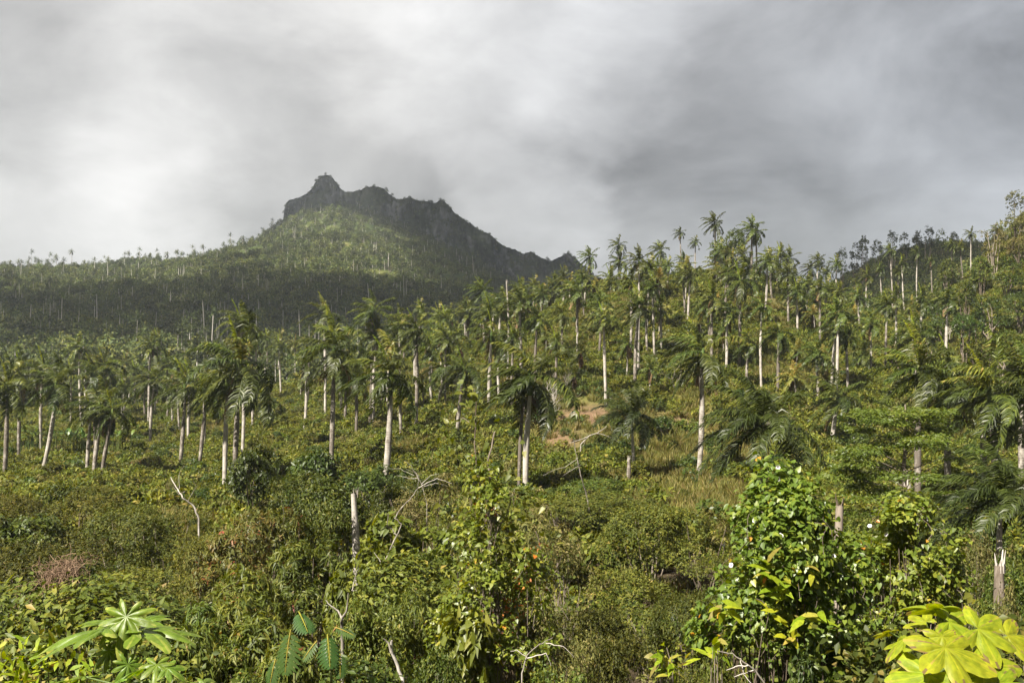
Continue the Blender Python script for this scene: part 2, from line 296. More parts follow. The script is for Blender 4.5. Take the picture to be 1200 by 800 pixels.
# ------------------------------------------------------------------ terrain (heights given along sight lines of the survey, real distances)
TPX = [-900, -300, 0, 200, 300, 400, 500, 600, 700, 780, 850, 950, 1050, 1130, 1200, 1500, 2100]
TY = [60, 80, 100, 120, 146, 170, 200, 230, 260, 300, 350, 450, 520, 600, 700]
TP = [
 [720, 640, 600, 578, 565, 550, 530, 515, 500, 485, 472, 455, 446, 439, 433],
 [720, 640, 600, 578, 565, 550, 530, 515, 500, 485, 472, 455, 446, 439, 433],
 [720, 640, 600, 578, 565, 550, 530, 512, 500, 485, 472, 455, 446, 439, 433],
 [720, 640, 600, 578, 562, 548, 530, 512, 500, 483, 470, 455, 446, 439, 433],
 [720, 640, 600, 577, 556, 540, 518, 498, 482, 465, 456, 450, 445, 439, 433],
 [720, 640, 600, 574, 548, 527, 500, 476, 458, 444, 442, 446, 444, 438, 432],
 [715, 635, 598, 568, 533, 506, 476, 450, 430, 415, 425, 440, 440, 436, 430],
 [710, 630, 592, 558, 508, 474, 440, 413, 393, 375, 390, 430, 435, 433, 428],
 [705, 625, 585, 550, 499, 464, 426, 390, 356, 330, 352, 415, 432, 430, 426],
 [702, 622, 582, 547, 500, 463, 421, 382, 346, 322, 338, 400, 430, 430, 425],
 [700, 620, 580, 546, 502, 462, 418, 377, 340, 311, 326, 390, 420, 425, 425],
 [700, 620, 580, 548, 506, 470, 430, 398, 368, 346, 362, 400, 372, 352, 400],
 [700, 620, 585, 555, 520, 482, 442, 414, 392, 376, 384, 378, 320, 292, 330],
 [700, 620, 588, 558, 520, 480, 436, 402, 370, 345, 350, 350, 305, 290, 330],
 [700, 620, 590, 560, 520, 475, 420, 365, 305, 250, 238, 270, 290, 300, 350],
 [700, 620, 590, 560, 500, 430, 350, 270, 200, 130, 100, 130, 200, 260, 330],
 [700, 620, 590, 560, 500, 430, 350, 270, 200, 130, 100, 130, 200, 260, 330]]
NEARY = [-30, 0, 2, 4, 7, 11, 16, 25, 40]
NEARZ = [-1.75, -1.75, -2.0, -4.2, -7.0, -9.4, -11.2, -13.2, -15.2]
Ug = np.arange(-900, 2101, 10.0)
Yg = np.concatenate([np.linspace(-30, 25, 34), np.geomspace(25, 700, 230)[1:], np.geomspace(700, 3300, 26)[1:]])
rows = np.zeros((len(TPX), len(Yg)))
for i in range(len(TPX)):
    zt = -(np.array(TP[i])-400)/F*np.array(TY)
    ys = NEARY+TY+[760, 850, 3400]; z = NEARZ+list(zt)+[-20, -28, -60]
    rows[i] = np.interp(Yg, ys, z)
Zg = np.stack([np.interp(Ug, TPX, rows[:, j]) for j in range(len(Yg))])      # [Y,U]
for _ in range(3):
    P = np.pad(Zg, ((0, 0), (3, 3)), 'edge'); Zg = np.mean([P[:, k:k+Zg.shape[1]] for k in range(7)], 0)
for _ in range(3):
    P = np.pad(Zg, ((2, 2), (0, 0)), 'edge'); Zg = np.mean([P[k:k+Zg.shape[0]] for k in range(5)], 0)
nz1, nz2 = Noise(3, .02, 3, 2), Noise(4, .12, 2, 2)
Xg = (Ug[None]-600)/F*np.maximum(Yg, 25)[:, None]; YY = np.repeat(Yg[:, None], len(Ug), 1)
amp = np.clip((YY-8)/120, 0, 1)
Zg = CZ+Zg+amp*(1.2*nz1(np.stack([Xg, YY], -1))+.35*nz2(np.stack([Xg, YY], -1)))
def gz(x, y):
    x = np.asarray(x, float); y = np.asarray(y, float)
    u = np.clip((x/np.maximum(y, 25)*F+600-Ug[0])/10, 0, len(Ug)-1.001); iu = u.astype(int); fu = u-iu
    j = np.clip(np.searchsorted(Yg, y)-1, 0, len(Yg)-2); fy = np.clip((y-Yg[j])/(Yg[j+1]-Yg[j]), 0, 1)
    return (Zg[j, iu]*(1-fu)+Zg[j, iu+1]*fu)*(1-fy)+(Zg[j+1, iu]*(1-fu)+Zg[j+1, iu+1]*fu)*fy
def proj(P): return 600+F*P[..., 0]/P[..., 1], 400-F*(P[..., 2]-CZ)/P[..., 1]
def grid_faces(nr, nc):
    i = np.arange(nr-1)[:, None]*nc; j = np.arange(nc-1)[None]
    return np.stack([i+j, i+j+1, i+nc+j+1, i+nc+j], -1).reshape(-1, 4)
SOIL = [(690, 488, 60, 18, 1.), (650, 515, 46, 22, .9), (800, 492, 50, 16, .8), (610, 520, 50, 12, .6), (880, 580, 40, 50, .45), (850, 520, 45, 30, .45), (1065, 368, 36, 7, .7), (910, 350, 40, 14, .5), (760, 360, 50, 40, .35),
        (740, 548, 30, 12, .9), (1130, 380, 50, 15, .4)]
def soil_at(P):
    px, py = proj(P); s = np.zeros(px.shape)
    for a, b, w, h, k in SOIL: s = np.maximum(s, k*np.exp(-((px-a)/w)**2-((py-b)/h)**2))
    return np.where((P[..., 1] > 100) & (P[..., 1] < 420), s, 0)
G = MB(); GV = np.stack([Xg, YY, Zg], -1); G.add(GV.reshape(-1, 3), grid_faces(len(Yg), len(Ug)))
me = G.mesh('ground', [ground_mat()])
sa = me.attributes.new('soil', 'FLOAT', 'POINT'); sa.data.foreach_set('value', soil_at(GV.reshape(-1, 3)).astype(np.float32))
sa = me.attributes.new('litter_shade', 'FLOAT', 'POINT'); sa.data.foreach_set('value', np.clip((105-GV.reshape(-1, 3)[:, 1])/30, 0, 1).astype(np.float32))      # fallen-leaf brown, darkened to put thicket shade into the ground colour
kind(link('ground', me), 'structure')

# far forested hill and cone below the cliffs
HPX = [-700, -200, 0, 100, 200, 260, 300, 335, 365, 400, 440, 480, 520, 560, 620, 680, 760, 900]
HY = [330, 420, 500, 650, 850, 1050, 1300, 1500, 1700, 1850, 2000, 2600]
HP = [
 [470, 440, 420, 390, 360, 338, 320, 330, 340, 350, 355, 370],
 [470, 440, 420, 390, 360, 338, 318, 328, 340, 350, 355, 370],
 [470, 438, 418, 388, 360, 336, 315, 325, 340, 350, 355, 370],
 [470, 438, 418, 388, 360, 336, 320, 327, 335, 345, 355, 370],
 [470, 438, 418, 388, 359, 336, 314, 314, 323, 337, 346, 370],
 [468, 437, 417, 386, 356, 331, 306, 299, 306, 324, 342, 370],
 [465, 436, 416, 385, 354, 327, 299, 289, 291, 310, 335, 370],
 [462, 436, 416, 384, 352, 323, 292, 278, 273, 275, 300, 360],
 [460, 436, 416, 384, 350, 316, 281, 260, 247, 240, 262, 360],
 [458, 436, 416, 384, 350, 316, 281, 258, 242, 232, 255, 360],
 [456, 436, 416, 385, 352, 320, 288, 268, 257, 248, 262, 360],
 [455, 436, 418, 387, 355, 328, 302, 287, 278, 272, 276, 360],
 [455, 438, 420, 390, 360, 338, 318, 307, 298, 293, 298, 360],
 [455, 440, 423, 394, 366, 346, 332, 324, 318, 312, 312, 360],
 [458, 445, 430, 404, 378, 360, 350, 346, 342, 338, 336, 365],
 [462, 452, 440, 418, 396, 380, 374, 372, 368, 362, 356, 375],
 [470, 465, 458, 444, 430, 420, 412, 408, 404, 400, 398, 405],
 [480, 480, 480, 475, 470, 465, 460, 455, 450, 445, 440, 440]]
hU = np.arange(-700, 901, 5.0); hYs = np.geomspace(330, 2600, 240)
hr = np.stack([np.interp(np.log(hYs), np.log(HY), -(np.array(p)-400)/F*np.array(HY)) for p in HP])
hZ = np.stack([np.interp(hU, HPX, hr[:, j]) for j in range(len(hYs))])
for _ in range(2):
    P = np.pad(hZ, ((3, 3), (5, 5)), 'edge'); hZ = np.mean([P[a:a+hZ.shape[0], b:b+hZ.shape[1]] for a in range(0, 7, 2) for b in range(0, 11, 2)], 0)
hX = (hU[None]-600)/F*hYs[:, None]; hYY = np.repeat(hYs[:, None], len(hU), 1)
hn = Noise(8, .004, 4, 2); hZ = CZ+hZ+hn(np.stack([hX, hYY], -1))*np.clip((hYY-350)/700, 0, 1)*11
HV = np.stack([hX, hYY, hZ], -1)
hb = MB(); hb.add(HV.reshape(-1, 3), grid_faces(*hX.shape))
kind(link('hill', hb.mesh('hill', [hill_mat('forest_hill_ground', [(.3, (.03, .045, .014)), (.48, (.06, .078, .022)), (.62, (.11, .115, .035)), (.75, (.16, .13, .06))], .008, .06)])), 'structure')

# the cliff-topped mountain behind
TOP = np.array([(250, 420), (318, 330), (328, 285), (333, 238), (340, 234), (350, 230), (357, 226), (363, 219), (369, 211), (375, 206), (381, 204), (387, 206), (393, 212), (398, 219), (404, 225), (412, 224), (425, 219), (438, 218), (450, 222), (458, 229),
 (466, 235), (480, 233), (495, 237), (508, 238), (516, 234), (524, 238), (531, 248), (541, 256), (552, 262), (562, 270), (575, 276), (584, 285), (594, 290), (604, 292), (614, 297), (622, 293), (632, 300), (645, 305), (655, 301), (666, 296), (674, 303), (690, 320), (760, 385), (820, 430)])
mU = np.arange(250, 821, 1.5)
top = np.interp(mU, TOP[:, 0], TOP[:, 1])
sec_s = np.array([0, .15, .3, .42, .5, .58, .64, .7, .76, .82, .88, .92, .96, 1.0])       # base to crest on the front face
rr = np.concatenate([np.linspace(0, 1, 60), [1.03, 1.08, 1.2, 1.5, 2.]])
mn1, mn2, mn3 = Noise(21, .012, 4, 3), Noise(22, .05, 3, 3), Noise(23, .0045, 2, 3)
MV = np.zeros((len(rr), len(mU), 3))
zt = -(top-400)/F*1950.
for i, r in enumerate(rr):
    if r <= 1:
        z = -90+(zt+90)*(r if r < .45 else .45+(r-.45)); Y = 1700+np.where(r < .55, r/.55*175, 175+(r-.55)/.45*75)
        Y = Y+ (1950-1700-250)
    else:
        z = zt*(1-(r-1)*.9)-(r-1)*60; Y = 1950+(r-1)*420+0*mU
    Y = np.broadcast_to(Y, mU.shape)
    MV[i, :, 0] = (mU-600)/F*1950; MV[i, :, 1] = Y; MV[i, :, 2] = CZ+z
dis = mn1(MV*np.array([1, 1, .35]))*26+mn2(MV*np.array([1, 1, .16]))*11+mn3(MV)*40
w = np.clip(np.concatenate([rr[:60]*1.0, np.ones(5)]), 0, 1)
MV[:, :, 1] += dis*(1-np.exp(-w*6))[:, None]*np.where(rr < 1.0, 1, .6)[:, None]
MV[:, :, 2] += (mn2(MV*1.3)*1.3)*np.clip(w*2, 0, 1)[:, None]
m_ = MB(); m_.add(MV.reshape(-1, 3), grid_faces(len(rr), len(mU)))
kind(link('mountain', m_.mesh('mountain', [hill_mat('cliff_rock', [(.3, (.020, .030, .020)), (.5, (.040, .050, .030)), (.66, (.07, .075, .055)), (.8, (.12, .12, .105))], .015, .08, (.23, .235, .25))])), 'structure')

# ------------------------------------------------------------------ scatter of uncountable vegetation (geometry nodes, kind stuff)
def proto_col(name, meshes):
    c = bpy.data.collections.new(name)
    for i, m in enumerate(meshes):
        o = bpy.data.objects.new(f'{name}_{i:02d}', m); c.objects.link(o)
    return c
def scatter(name, P, col, nvar, smin, smax, seed, mat_dummy=None, zs=(1, 1), idx=None):
    r = np.random.default_rng(seed); n = len(P)
    me = bpy.data.meshes.new(name); me.vertices.add(n); me.vertices.foreach_set('co', np.asarray(P, np.float32).ravel())
    a = me.attributes.new('rz', 'FLOAT', 'POINT'); a.data.foreach_set('value', r.uniform(0, 6.28, n).astype(np.float32))
    s = r.uniform(smin, smax, n); sz = s*r.uniform(zs[0], zs[1], n)
    a = me.attributes.new('sc', 'FLOAT_VECTOR', 'POINT'); a.data.foreach_set('vector', np.stack([s, s, sz], -1).astype(np.float32).ravel())
    a = me.attributes.new('ix', 'INT', 'POINT'); a.data.foreach_set('value', (r.integers(0, nvar, n) if idx is None else idx).astype(np.int32))
    o = link(name, me); kind(o, 'stuff')
    nt = bpy.data.node_groups.new(name+'_scatter', 'GeometryNodeTree')
    nt.interface.new_socket('Geometry', in_out='INPUT', socket_type='NodeSocketGeometry'); nt.interface.new_socket('Geometry', in_out='OUTPUT', socket_type='NodeSocketGeometry')
    gi = nt.nodes.new('NodeGroupInput'); go = nt.nodes.new('NodeGroupOutput')
    ci = nt.nodes.new('GeometryNodeCollectionInfo'); ci.inputs['Collection'].default_value = col; ci.inputs['Separate Children'].default_value = True; ci.inputs['Reset Children'].default_value = True
    ip = nt.nodes.new('GeometryNodeInstanceOnPoints'); ip.inputs['Pick Instance'].default_value = True
    def na(nm, t):
        x = nt.nodes.new('GeometryNodeInputNamedAttribute'); x.data_type = t; x.inputs['Name'].default_value = nm; return x.outputs['Attribute']
    cx = nt.nodes.new('ShaderNodeCombineXYZ'); nt.links.new(na('rz', 'FLOAT'), cx.inputs[2])
    nt.links.new(gi.outputs[0], ip.inputs['Points']); nt.links.new(ci.outputs[0], ip.inputs['Instance']); nt.links.new(na('ix', 'INT'), ip.inputs['Instance Index'])
    nt.links.new(cx.outputs[0], ip.inputs['Rotation']); nt.links.new(na('sc', 'FLOAT_VECTOR'), ip.inputs['Scale'])
    nt.links.new(ip.outputs[0], go.inputs[0])
    md = o.modifiers.new('scatter', 'NODES'); md.node_group = nt
    return o

def blob_points(r, lobes, n, inner=.72, zmin=-.45, gate=None, gthr=-.35):
    """points spread over the shell of a union of ellipsoids; returns points and outward normals"""
    ar = np.array([(l[3]*l[4])**1.0+l[3]*l[5] for l in lobes]); ar = ar/ar.sum(); Ps, Ns = [], []
    got = 0; L = np.array(lobes)
    while got < n:
        k = r.choice(len(lobes), size=n*2, p=ar); d = unit(r.normal(size=(n*2, 3))); d = d[d[:, 2] > zmin] if zmin > -1 else d; k = k[:len(d)]
        rad = inner+(1-inner)*np.sqrt(r.random(len(d)))
        p = L[k, :3]+d*L[k, 3:6]*rad[:, None]
        ok = np.ones(len(p), bool)
        for j, l in enumerate(lobes):
            q = np.linalg.norm((p-np.array(l[:3]))/np.array(l[3:6]), axis=1); ok &= ~((k != j) & (q < .7))
        if gate is not None: ok &= gate(p) > gthr
        Ps.append(p[ok]); Ns.append(unit(d/L[k, 3:6])[ok]); got += ok.sum()
    return np.concatenate(Ps)[:n], np.concatenate(Ns)[:n]
def twig_leaves(mb, r, P, Nn, per, L, W, tpl, mat=0, tw=.35, up=.35, droop=.25, jit=.8, vr=(0, 1), flat=0.0):
    n = len(P); td = unit(Nn+np.array([0, 0, up])+r.normal(size=(n, 3))*.45)
    k = np.repeat(np.arange(n), per); m = len(k); t = r.random(m)
    p = P[k]+td[k]*(t*tw)[:, None]+r.normal(size=(m, 3))*tw*.16
    perp = r.normal(size=(m, 3)); perp -= td[k]*np.sum(perp*td[k], 1)[:, None]; perp = unit(perp)
    d = unit(td[k]*.55+perp*jit+np.array([0, 0, -droop])); d[:, 2] *= 1-flat
    nn = unit(Nn[k]*.5+np.array([0, 0, .8+flat])+r.normal(size=(m, 3))*.4*(1-flat*.6))
    var = np.clip(r.random(n)[k]*.6+r.random(m)*.45-.03, 0, 1)*(vr[1]-vr[0])+vr[0]
    ll = L*r.uniform(.65, 1.25, m); leaves(mb, p, d, nn, ll, W*ll/L, tpl, mat, var)

def lobe_set(r, w, h, n, base=.15):
    """several lobes filling a dome of half-width w and height h"""
    out = [(0, 0, h*.56, w*.62, w*.62, h*.42)]
    for _ in range(n):
        a = r.uniform(0, 6.283); q = r.uniform(.35, .72)*w; z = h*r.uniform(base+.12, .82); s = r.uniform(.28, .48)*w
        q *= math.sqrt(max(.12, 1-(z/h-.3)**2*1.3)); out.append((q*math.cos(a), q*math.sin(a), min(z, h-s*.7), s, s, s*r.uniform(.6, .95)))
    return out
def stems(mb, r, lobes, h, n, r0, mat=0):
    for k in range(n):
        l = lobes[r.integers(0, len(lobes))]; b = np.array([r.normal()*.15, r.normal()*.15, -.4]); e = np.array(l[:3])+np.array([0, 0, l[5]*.5])
        mid = b*.45+e*.55+r.normal(size=3)*h*.06; mid[2] = b[2]*.5+e[2]*.5
        t = np.linspace(0, 1, 7)[:, None]; p = b*(1-t)**2+2*mid*t*(1-t)+e*t*t+r.normal(size=(7, 3))*h*.008
        tube(mb, p, r0*np.linspace(1, .25, 7), 6, mat)

# --- far forest prototypes
def far_tree(seed, w, h, n, mat, size):
    r = np.random.default_rng(seed); mb = MB(); lo = lobe_set(r, w, h, 6, .2)
    P, Nn = blob_points(r, lo, n, .7); d = unit(r.normal(size=(n, 3))+Nn*.5)
    leaves(mb, P, d, unit(Nn+r.normal(size=(n, 3))*.5+[0, 0, .5]), size*r.uniform(.6, 1.3, n), size*.7*r.uniform(.6, 1.2, n), 'quad', 0, r.random(n))
    tube(mb, [(0, 0, -2), (.2, 0, h*.4), (0, .2, h*.75)], [.3, .25, .1], 4, 1)
    return mb.mesh('far_tree', [mat, M['ftrunk']])
def bare_tree(seed, h):
    r = np.random.default_rng(seed); mb = MB(); branchy(mb, r, np.zeros(3)-[0, 0, 1], np.array([0, 0, 1.]), h*.5, .16, 3, 0); return mb.mesh('bare_tree', [M['fdry']])
def branchy(mb, r, p, d, L, rad, depth, mat=0, bend=.25, split=3, up=.12, sides=5):
    n = 6; pts = [p]; dd = d
    for _ in range(n):
        dd = unit(dd+r.normal(size=3)*bend*.6+np.array([0, 0, up])); pts.append(pts[-1]+dd*L/n)
    tube(mb, pts, np.linspace(rad, rad*.55, n+1), sides, mat)
    if depth > 0:
        for k in range(split):
            i = r.integers(2, n+1) if k else n
            nd = unit(dd+r.normal(size=3)*.75); branchy(mb, r, pts[i], nd, L*r.uniform(.5, .8), rad*.55, depth-1, mat, bend, split, up, max(3, sides-1))

W = np.array([-1, .12, 0.])
def frond(mb, r, az, el, L, droop, wind, nl, lw, ll=.85, mat=0, mat_r=0, n=12, hang=.55, base=(0, 0, 0), plume=.5, vb=.25):
    d = np.array([math.cos(az)*math.cos(el), math.sin(az)*math.cos(el), math.sin(el)]); p = np.array(base, float); pts = [p]; Ts = [d]
    ds = L/n
    for i in range(n):
        t = (i+.5)/n; d = unit(d+ds*(np.array([0, 0, -1])*droop*(.25+1.1*t)+W*wind*(.3+1.0*t)))
        p = p+d*ds; pts.append(p); Ts.append(d)
    pts = np.array(pts); Ts = np.array(Ts)
    tube(mb, pts[::2], np.linspace(.045, .008, len(pts[::2])), 3, mat_r, .5)
    t = np.linspace(.10, .985, nl); t = np.repeat(t, 2)+r.uniform(-.01, .01, nl*2); sg = np.tile([1., -1.], nl)
    q = np.clip(t, 0, .999)*n; i = q.astype(int); f = (q-i)[:, None]
    B = pts[i]*(1-f)+pts[i+1]*f; T = unit(Ts[i]*(1-f)+Ts[i+1]*f)
    S = np.cross(T, [0, 0, 1.]); bad = np.linalg.norm(S, axis=1) < .15; S[bad] = np.cross(T[bad], [math.sin(az), -math.cos(az), .2]); S = unit(S)
    U = np.cross(S, T)
    dr = unit(T*r.uniform(.35, .7, (len(t), 1))+S*sg[:, None]*.85+U*r.uniform(-.35, plume, (len(t), 1))+W*wind*1.1)
    d2 = unit(dr+np.array([0, 0, -hang])+W*wind*1.3+r.normal(size=dr.shape)*.12)
    l = ll*(np.sin(np.pi*np.clip(t*.86+.12, 0, 1))**.6*.85+.15)*r.uniform(.8, 1.15, len(t))
    wv = unit(np.cross(dr, U)+r.normal(size=dr.shape)*.35)*lw*.5
    m1 = B+dr*(l*.45)[:, None]; m2 = m1+d2*(l*.55)[:, None]
    V = np.stack([B-wv*.5, B+wv*.5, m1+wv, m1-wv, m2+wv*.15, m2-wv*.15], 1)
    Fq = (np.arange(len(t))[:, None, None]*6+np.array([[0, 1, 2, 3], [3, 2, 4, 5]])[None]).reshape(-1, 4)
    mb.add(V.reshape(-1, 3), Fq, mat, np.repeat(np.clip(vb+r.normal(size=len(t))*.18+r.normal()*.12, 0, 1), 2))
def far_palm(seed, h, pale):
    r = np.random.default_rng(seed); mb = MB(); b = r.normal(size=2)*.5
    tube(mb, [(0, 0, -1), (b[0]*.3, b[1]*.3, h*.5), (b[0], b[1], h)], [.24, .21, .15], 4, 1)
    for k in range(11):
        frond(mb, r, k*2.4+r.uniform(-.3, .3), R(75-k*9), 3.6, .22, .2, 6, .42, .95, 0, 0, 5, .5, (b[0], b[1], h))
    return mb.mesh('far_palm', [M['forest'] if not pale else M['frond'], M['ftrunk']])
protos = [far_tree(100+i, r_[0], r_[1], 190, M['forest'], 1.25) for i, r_ in enumerate([(4, 7), (5, 9), (3.5, 8), (5.5, 8), (4.5, 11)])]+[bare_tree(120, 9), bare_tree(121, 11)]+[far_palm(130+i, h, 0) for i, h in enumerate([9, 12, 14, 17])]
fcol = proto_col('far_plant', protos)
def pick(r, n, ptree, pbare):
    u = r.random(n); return np.where(u < ptree, r.integers(0, 5, n), np.where(u < ptree+pbare, r.integers(5, 7, n), r.integers(7, 11, n)))
def surf_sample(V, n, r, keep):
    """points on a grid surface, by area"""
    a, b, c, d = V[:-1, :-1].reshape(-1, 3), V[:-1, 1:].reshape(-1, 3), V[1:, 1:].reshape(-1, 3), V[1:, :-1].reshape(-1, 3)
    ar = np.linalg.norm(np.cross(c-a, d-b), axis=1)/2; cen = (a+c)/2; ar = ar*keep(cen); k = r.choice(len(ar), n, p=ar/ar.sum())
    u, v = r.random((n, 1)), r.random((n, 1)); return a[k]*(1-u)*(1-v)+b[k]*u*(1-v)+c[k]*u*v+d[k]*(1-u)*v
r = np.random.default_rng(5)
def hk(c):
    px, py = proj(c); return ((px > -180) & (px < 760) & (c[:, 1] > 400) & (c[:, 1] < 2000) & (py < 450))*np.clip(500/c[:, 1], .3, 1)
PH = surf_sample(HV, 27000, r, hk)
pn = Noise(31, .006, 3, 2)(PH[:, :2]); ix = pick(r, len(PH), .82, .03); dry = pn > .42; ix[dry & (r.random(len(PH)) < .35)] = 5
ix[(ix >= 7) & (Noise(33, .011, 2, 2)(PH[:, :2]) < .05)] = 3; keep = ~((pn > .5) & (r.random(len(PH)) < .6)); PH, ix = PH[keep], ix[keep]
scatter('forest', PH-[0, 0, .6], fcol, 11, .55, 1.4, 6, zs=(.75, 1.15), idx=ix)
def mk(c): px, py = proj(c); return ((px > 320) & (px < 720) & (c[:, 1] < 2060))*1.0
PM = surf_sample(MV, 5200, r, mk)
PM = PM[r.random(len(PM)) < .75]; scatter('forest', PM-[0, 0, 2.5], fcol, 7, .5, .95, 7, idx=pick(r, len(PM), .93, .07))
def dk(c): px, py = proj(c); return ((px > 900) & (px < 1330) & (c[:, 1] > np.where(px < 1140, 335, 430)) & (c[:, 1] < 640))*1.0
def vk(c): px, py = proj(c); return ((px > -200) & (px < 600) & (c[:, 1] > 315) & (c[:, 1] < 470))*1.0
PV = surf_sample(GV, 2600, r, vk)
scatter('forest', PV-[0, 0, .5], fcol, 11, .5, .9, 9, idx=pick(r, len(PV), .88, .03))
PD = surf_sample(GV, 5200, r, dk)
scatter('forest', PD-[0, 0, .5], fcol, 7, .5, .85, 8, idx=pick(r, len(PD), .93, .07))

# ------------------------------------------------------------------ naming help
ORD = 'first second third fourth fifth sixth seventh eighth ninth tenth eleventh twelfth thirteenth fourteenth fifteenth sixteenth seventeenth eighteenth nineteenth'.split()
def ordinal(n):
    if n <= 19: return ORD[n-1]
    t, u = divmod(n, 10); tens = ['', '', 'twent', 'thirt', 'fort', 'fift', 'sixt', 'sevent', 'eight', 'ninet'][t]
    return tens+'ieth' if u == 0 else tens+'y-'+ORD[u-1]
PENDING = {}            # (look, zone) -> [(px, object)]: labels are written when every thing stands
def later(o, look, zone, px, cat, group=None):
    o['category'] = cat
    if group: o['group'] = group
    PENDING.setdefault((look, zone), []).append((px, o))
def write_labels():
    for (look, zone), lst in PENDING.items():
        lst.sort(key=lambda t: t[0])
        for i, (_, o) in enumerate(lst):
            o['label'] = f'{look} {zone}' if len(lst) == 1 else f'{look} {zone}, {ordinal(i+1)} from left'
def empty(name, loc):
    o = bpy.data.objects.new(name, None); C.objects.link(o); o.location = loc; o.empty_display_size = .3; return o

# ------------------------------------------------------------------ royal palms
def crown_set(seed, n=18, L=4.5, nl=54, lw=.105, wind=.30, droop=.44, spear=True, dead=0, ends=-35):
    """separate frond meshes of one crown (origin: foot of the crownshaft)"""
    r = np.random.default_rng(seed); out = []
    for k in range(n):
        q = k/(n-1); az = k*2.39996+r.uniform(-.25, .25); el = R(74-(74-ends)*q**.85)+r.uniform(-.14, .14)
        mb = MB(); frond(mb, r, az, el, L*r.uniform(.85, 1.08)*(.82+.2*min(1, q*2)), droop*(.8+.7*q), wind*r.uniform(.75, 1.25), nl, lw, .95, 0, 0, 12, .95, (0, 0, 1.45-.5*q), .32, .22+.3*(1-q))
        out.append(('frond', mb.mesh('palm_frond', [M['frond']])))
    for k in range(dead):
        mb = MB(); frond(mb, r, r.uniform(0, 6.28), R(-55)+r.uniform(-.2, .2), L*.8, .3, .08, nl//2, lw, .7, 0, 0, 10, 1.2, (0, 0, .75))
        out.append(('dead_frond', mb.mesh('dead_frond', [M['dfrond']])))
    if spear:
        mb = MB(); frond(mb, r, r.uniform(2.4, 3.8), R(82), L*.72, .05, wind*.45, nl, lw*1.25, .42, 0, 0, 10, .1, (0, 0, 1.5), .2, .55)
        out.append(('spear_leaf', mb.mesh('spear_leaf', [M['spear']])))
    mb = MB(); z = np.array([-.05, .3, .8, 1.3, 1.7]); tube(mb, np.stack([z*0, z*0, z], -1), [.19, .23, .2, .14, .06], 8)
    out.append(('crownshaft', mb.mesh('crownshaft', [M['shaft']])))
    return out
HERO = [crown_set(1, 18, dead=2), crown_set(2, 19, wind=.36), crown_set(3, 17, L=4.8, wind=.26, dead=1), crown_set(4, 20, L=4.3, wind=.42, droop=.34, spear=False, dead=1), crown_set(5, 18, wind=.32, dead=2, droop=.48), crown_set(6, 16, L=4.7, wind=.46, droop=.36)]
def crown_mesh(seed, n, L, nl, lw, wind, droop, mats, ends=-35, dead=0, spear=True, base=1.4, ll=.88):
    r = np.random.default_rng(seed); mb = MB()
    for k in range(n):
        q = k/(n-1); frond(mb, r, k*2.39996+r.uniform(-.3, .3), R(72-(72-ends)*q**.85)+r.uniform(-.15, .15), L*r.uniform(.82, 1.1)*(.82+.2*min(1, q*2)), droop*(.8+.7*q), wind*r.uniform(.7, 1.3), nl, lw, ll, 0, 0, 8, .9, (0, 0, base*(1-.35*q)), .35, .22+.3*(1-q))
    for k in range(dead): frond(mb, r, r.uniform(0, 6.28), R(-55)+r.uniform(-.3, .2), L*.8, .3, .08, nl, lw, .7, 3, 3, 8, 1.2, (0, 0, base*.5))
    if base > .5:
        z = np.array([-.05, .3, .8, 1.3, 1.7]); tube(mb, np.stack([z*0, z*0, z], -1), [.19, .23, .2, .14, .06], 6, 1)
    me = mb.mesh('palm_crown', mats)
    sp = None
    if spear:
        mb = MB(); frond(mb, r, r.uniform(2.4, 3.8), R(82), L*.7, .05, wind*.45, nl, lw*1.3, .42, 0, 0, 8, .1, (0, 0, base+.1), .2, .55); sp = mb.mesh('spear_leaf', [M['spear']])
    return me, sp
PM_ = [M['frond'], M['shaft'], M['spear'], M['dfrond']]; YM_ = [M['yfrond'], M['shaft'], M['spear'], M['dfrond']]
FAR = [crown_mesh(20+i, 16+i % 4, 4.3, 22, .19, .26+.06*(i % 4), .38, PM_, dead=i % 3, spear=i % 3 != 2) for i in range(7)]
COCO = [crown_mesh(40+i, 15, 3.6, 18, .19, .12+.05*i, .24, YM_ if i < 2 else PM_, ends=-50, dead=2, spear=False, base=.3) for i in range(3)]
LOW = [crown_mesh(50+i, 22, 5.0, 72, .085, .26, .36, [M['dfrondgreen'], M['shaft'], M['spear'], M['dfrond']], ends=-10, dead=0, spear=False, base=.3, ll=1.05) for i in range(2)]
COW = 5.9               # nominal crown width of a crown mesh
nk = [0]
def trunk_mesh(r, dx, dy, h, rad, bend=.02):
    n = 10; t = np.linspace(0, 1, n); off = np.sin(t*np.pi)*h*bend*r.uniform(-1, 1)
    p = np.stack([dx*t+off, dy*t+off*.5, -.6+(h+.6)*t], -1)
    prof = rad*(1.18-.18*np.minimum(1, t*6)+.12*np.exp(-((t-.55)/.2)**2)-.32*np.clip((t-.65)/.35, 0, 1))
    mb = MB(); tube(mb, p, prof, 9); return mb.mesh('palm_trunk', [M['palmbark']])
def zone_palm(px, Y, ridge):
    if Y > 420: return 'on the dark far ridge'
    if px > 1000 and Y > 190: return 'below the right scrub hill'
    if ridge: return 'on the crest against the sky'
    if px > 830 and Y < 150: return 'in the right foreground'
    if px < 345: return 'in the left valley front' if Y < 165 else 'at the left valley back'
    if px < 545: return 'in the central valley' if Y < 175 else 'behind the central valley palms'
    if Y < 140: return 'around the bare soil patch'
    return 'on the lower sunny hillside' if Y < 205 else 'on the upper sunny hillside'
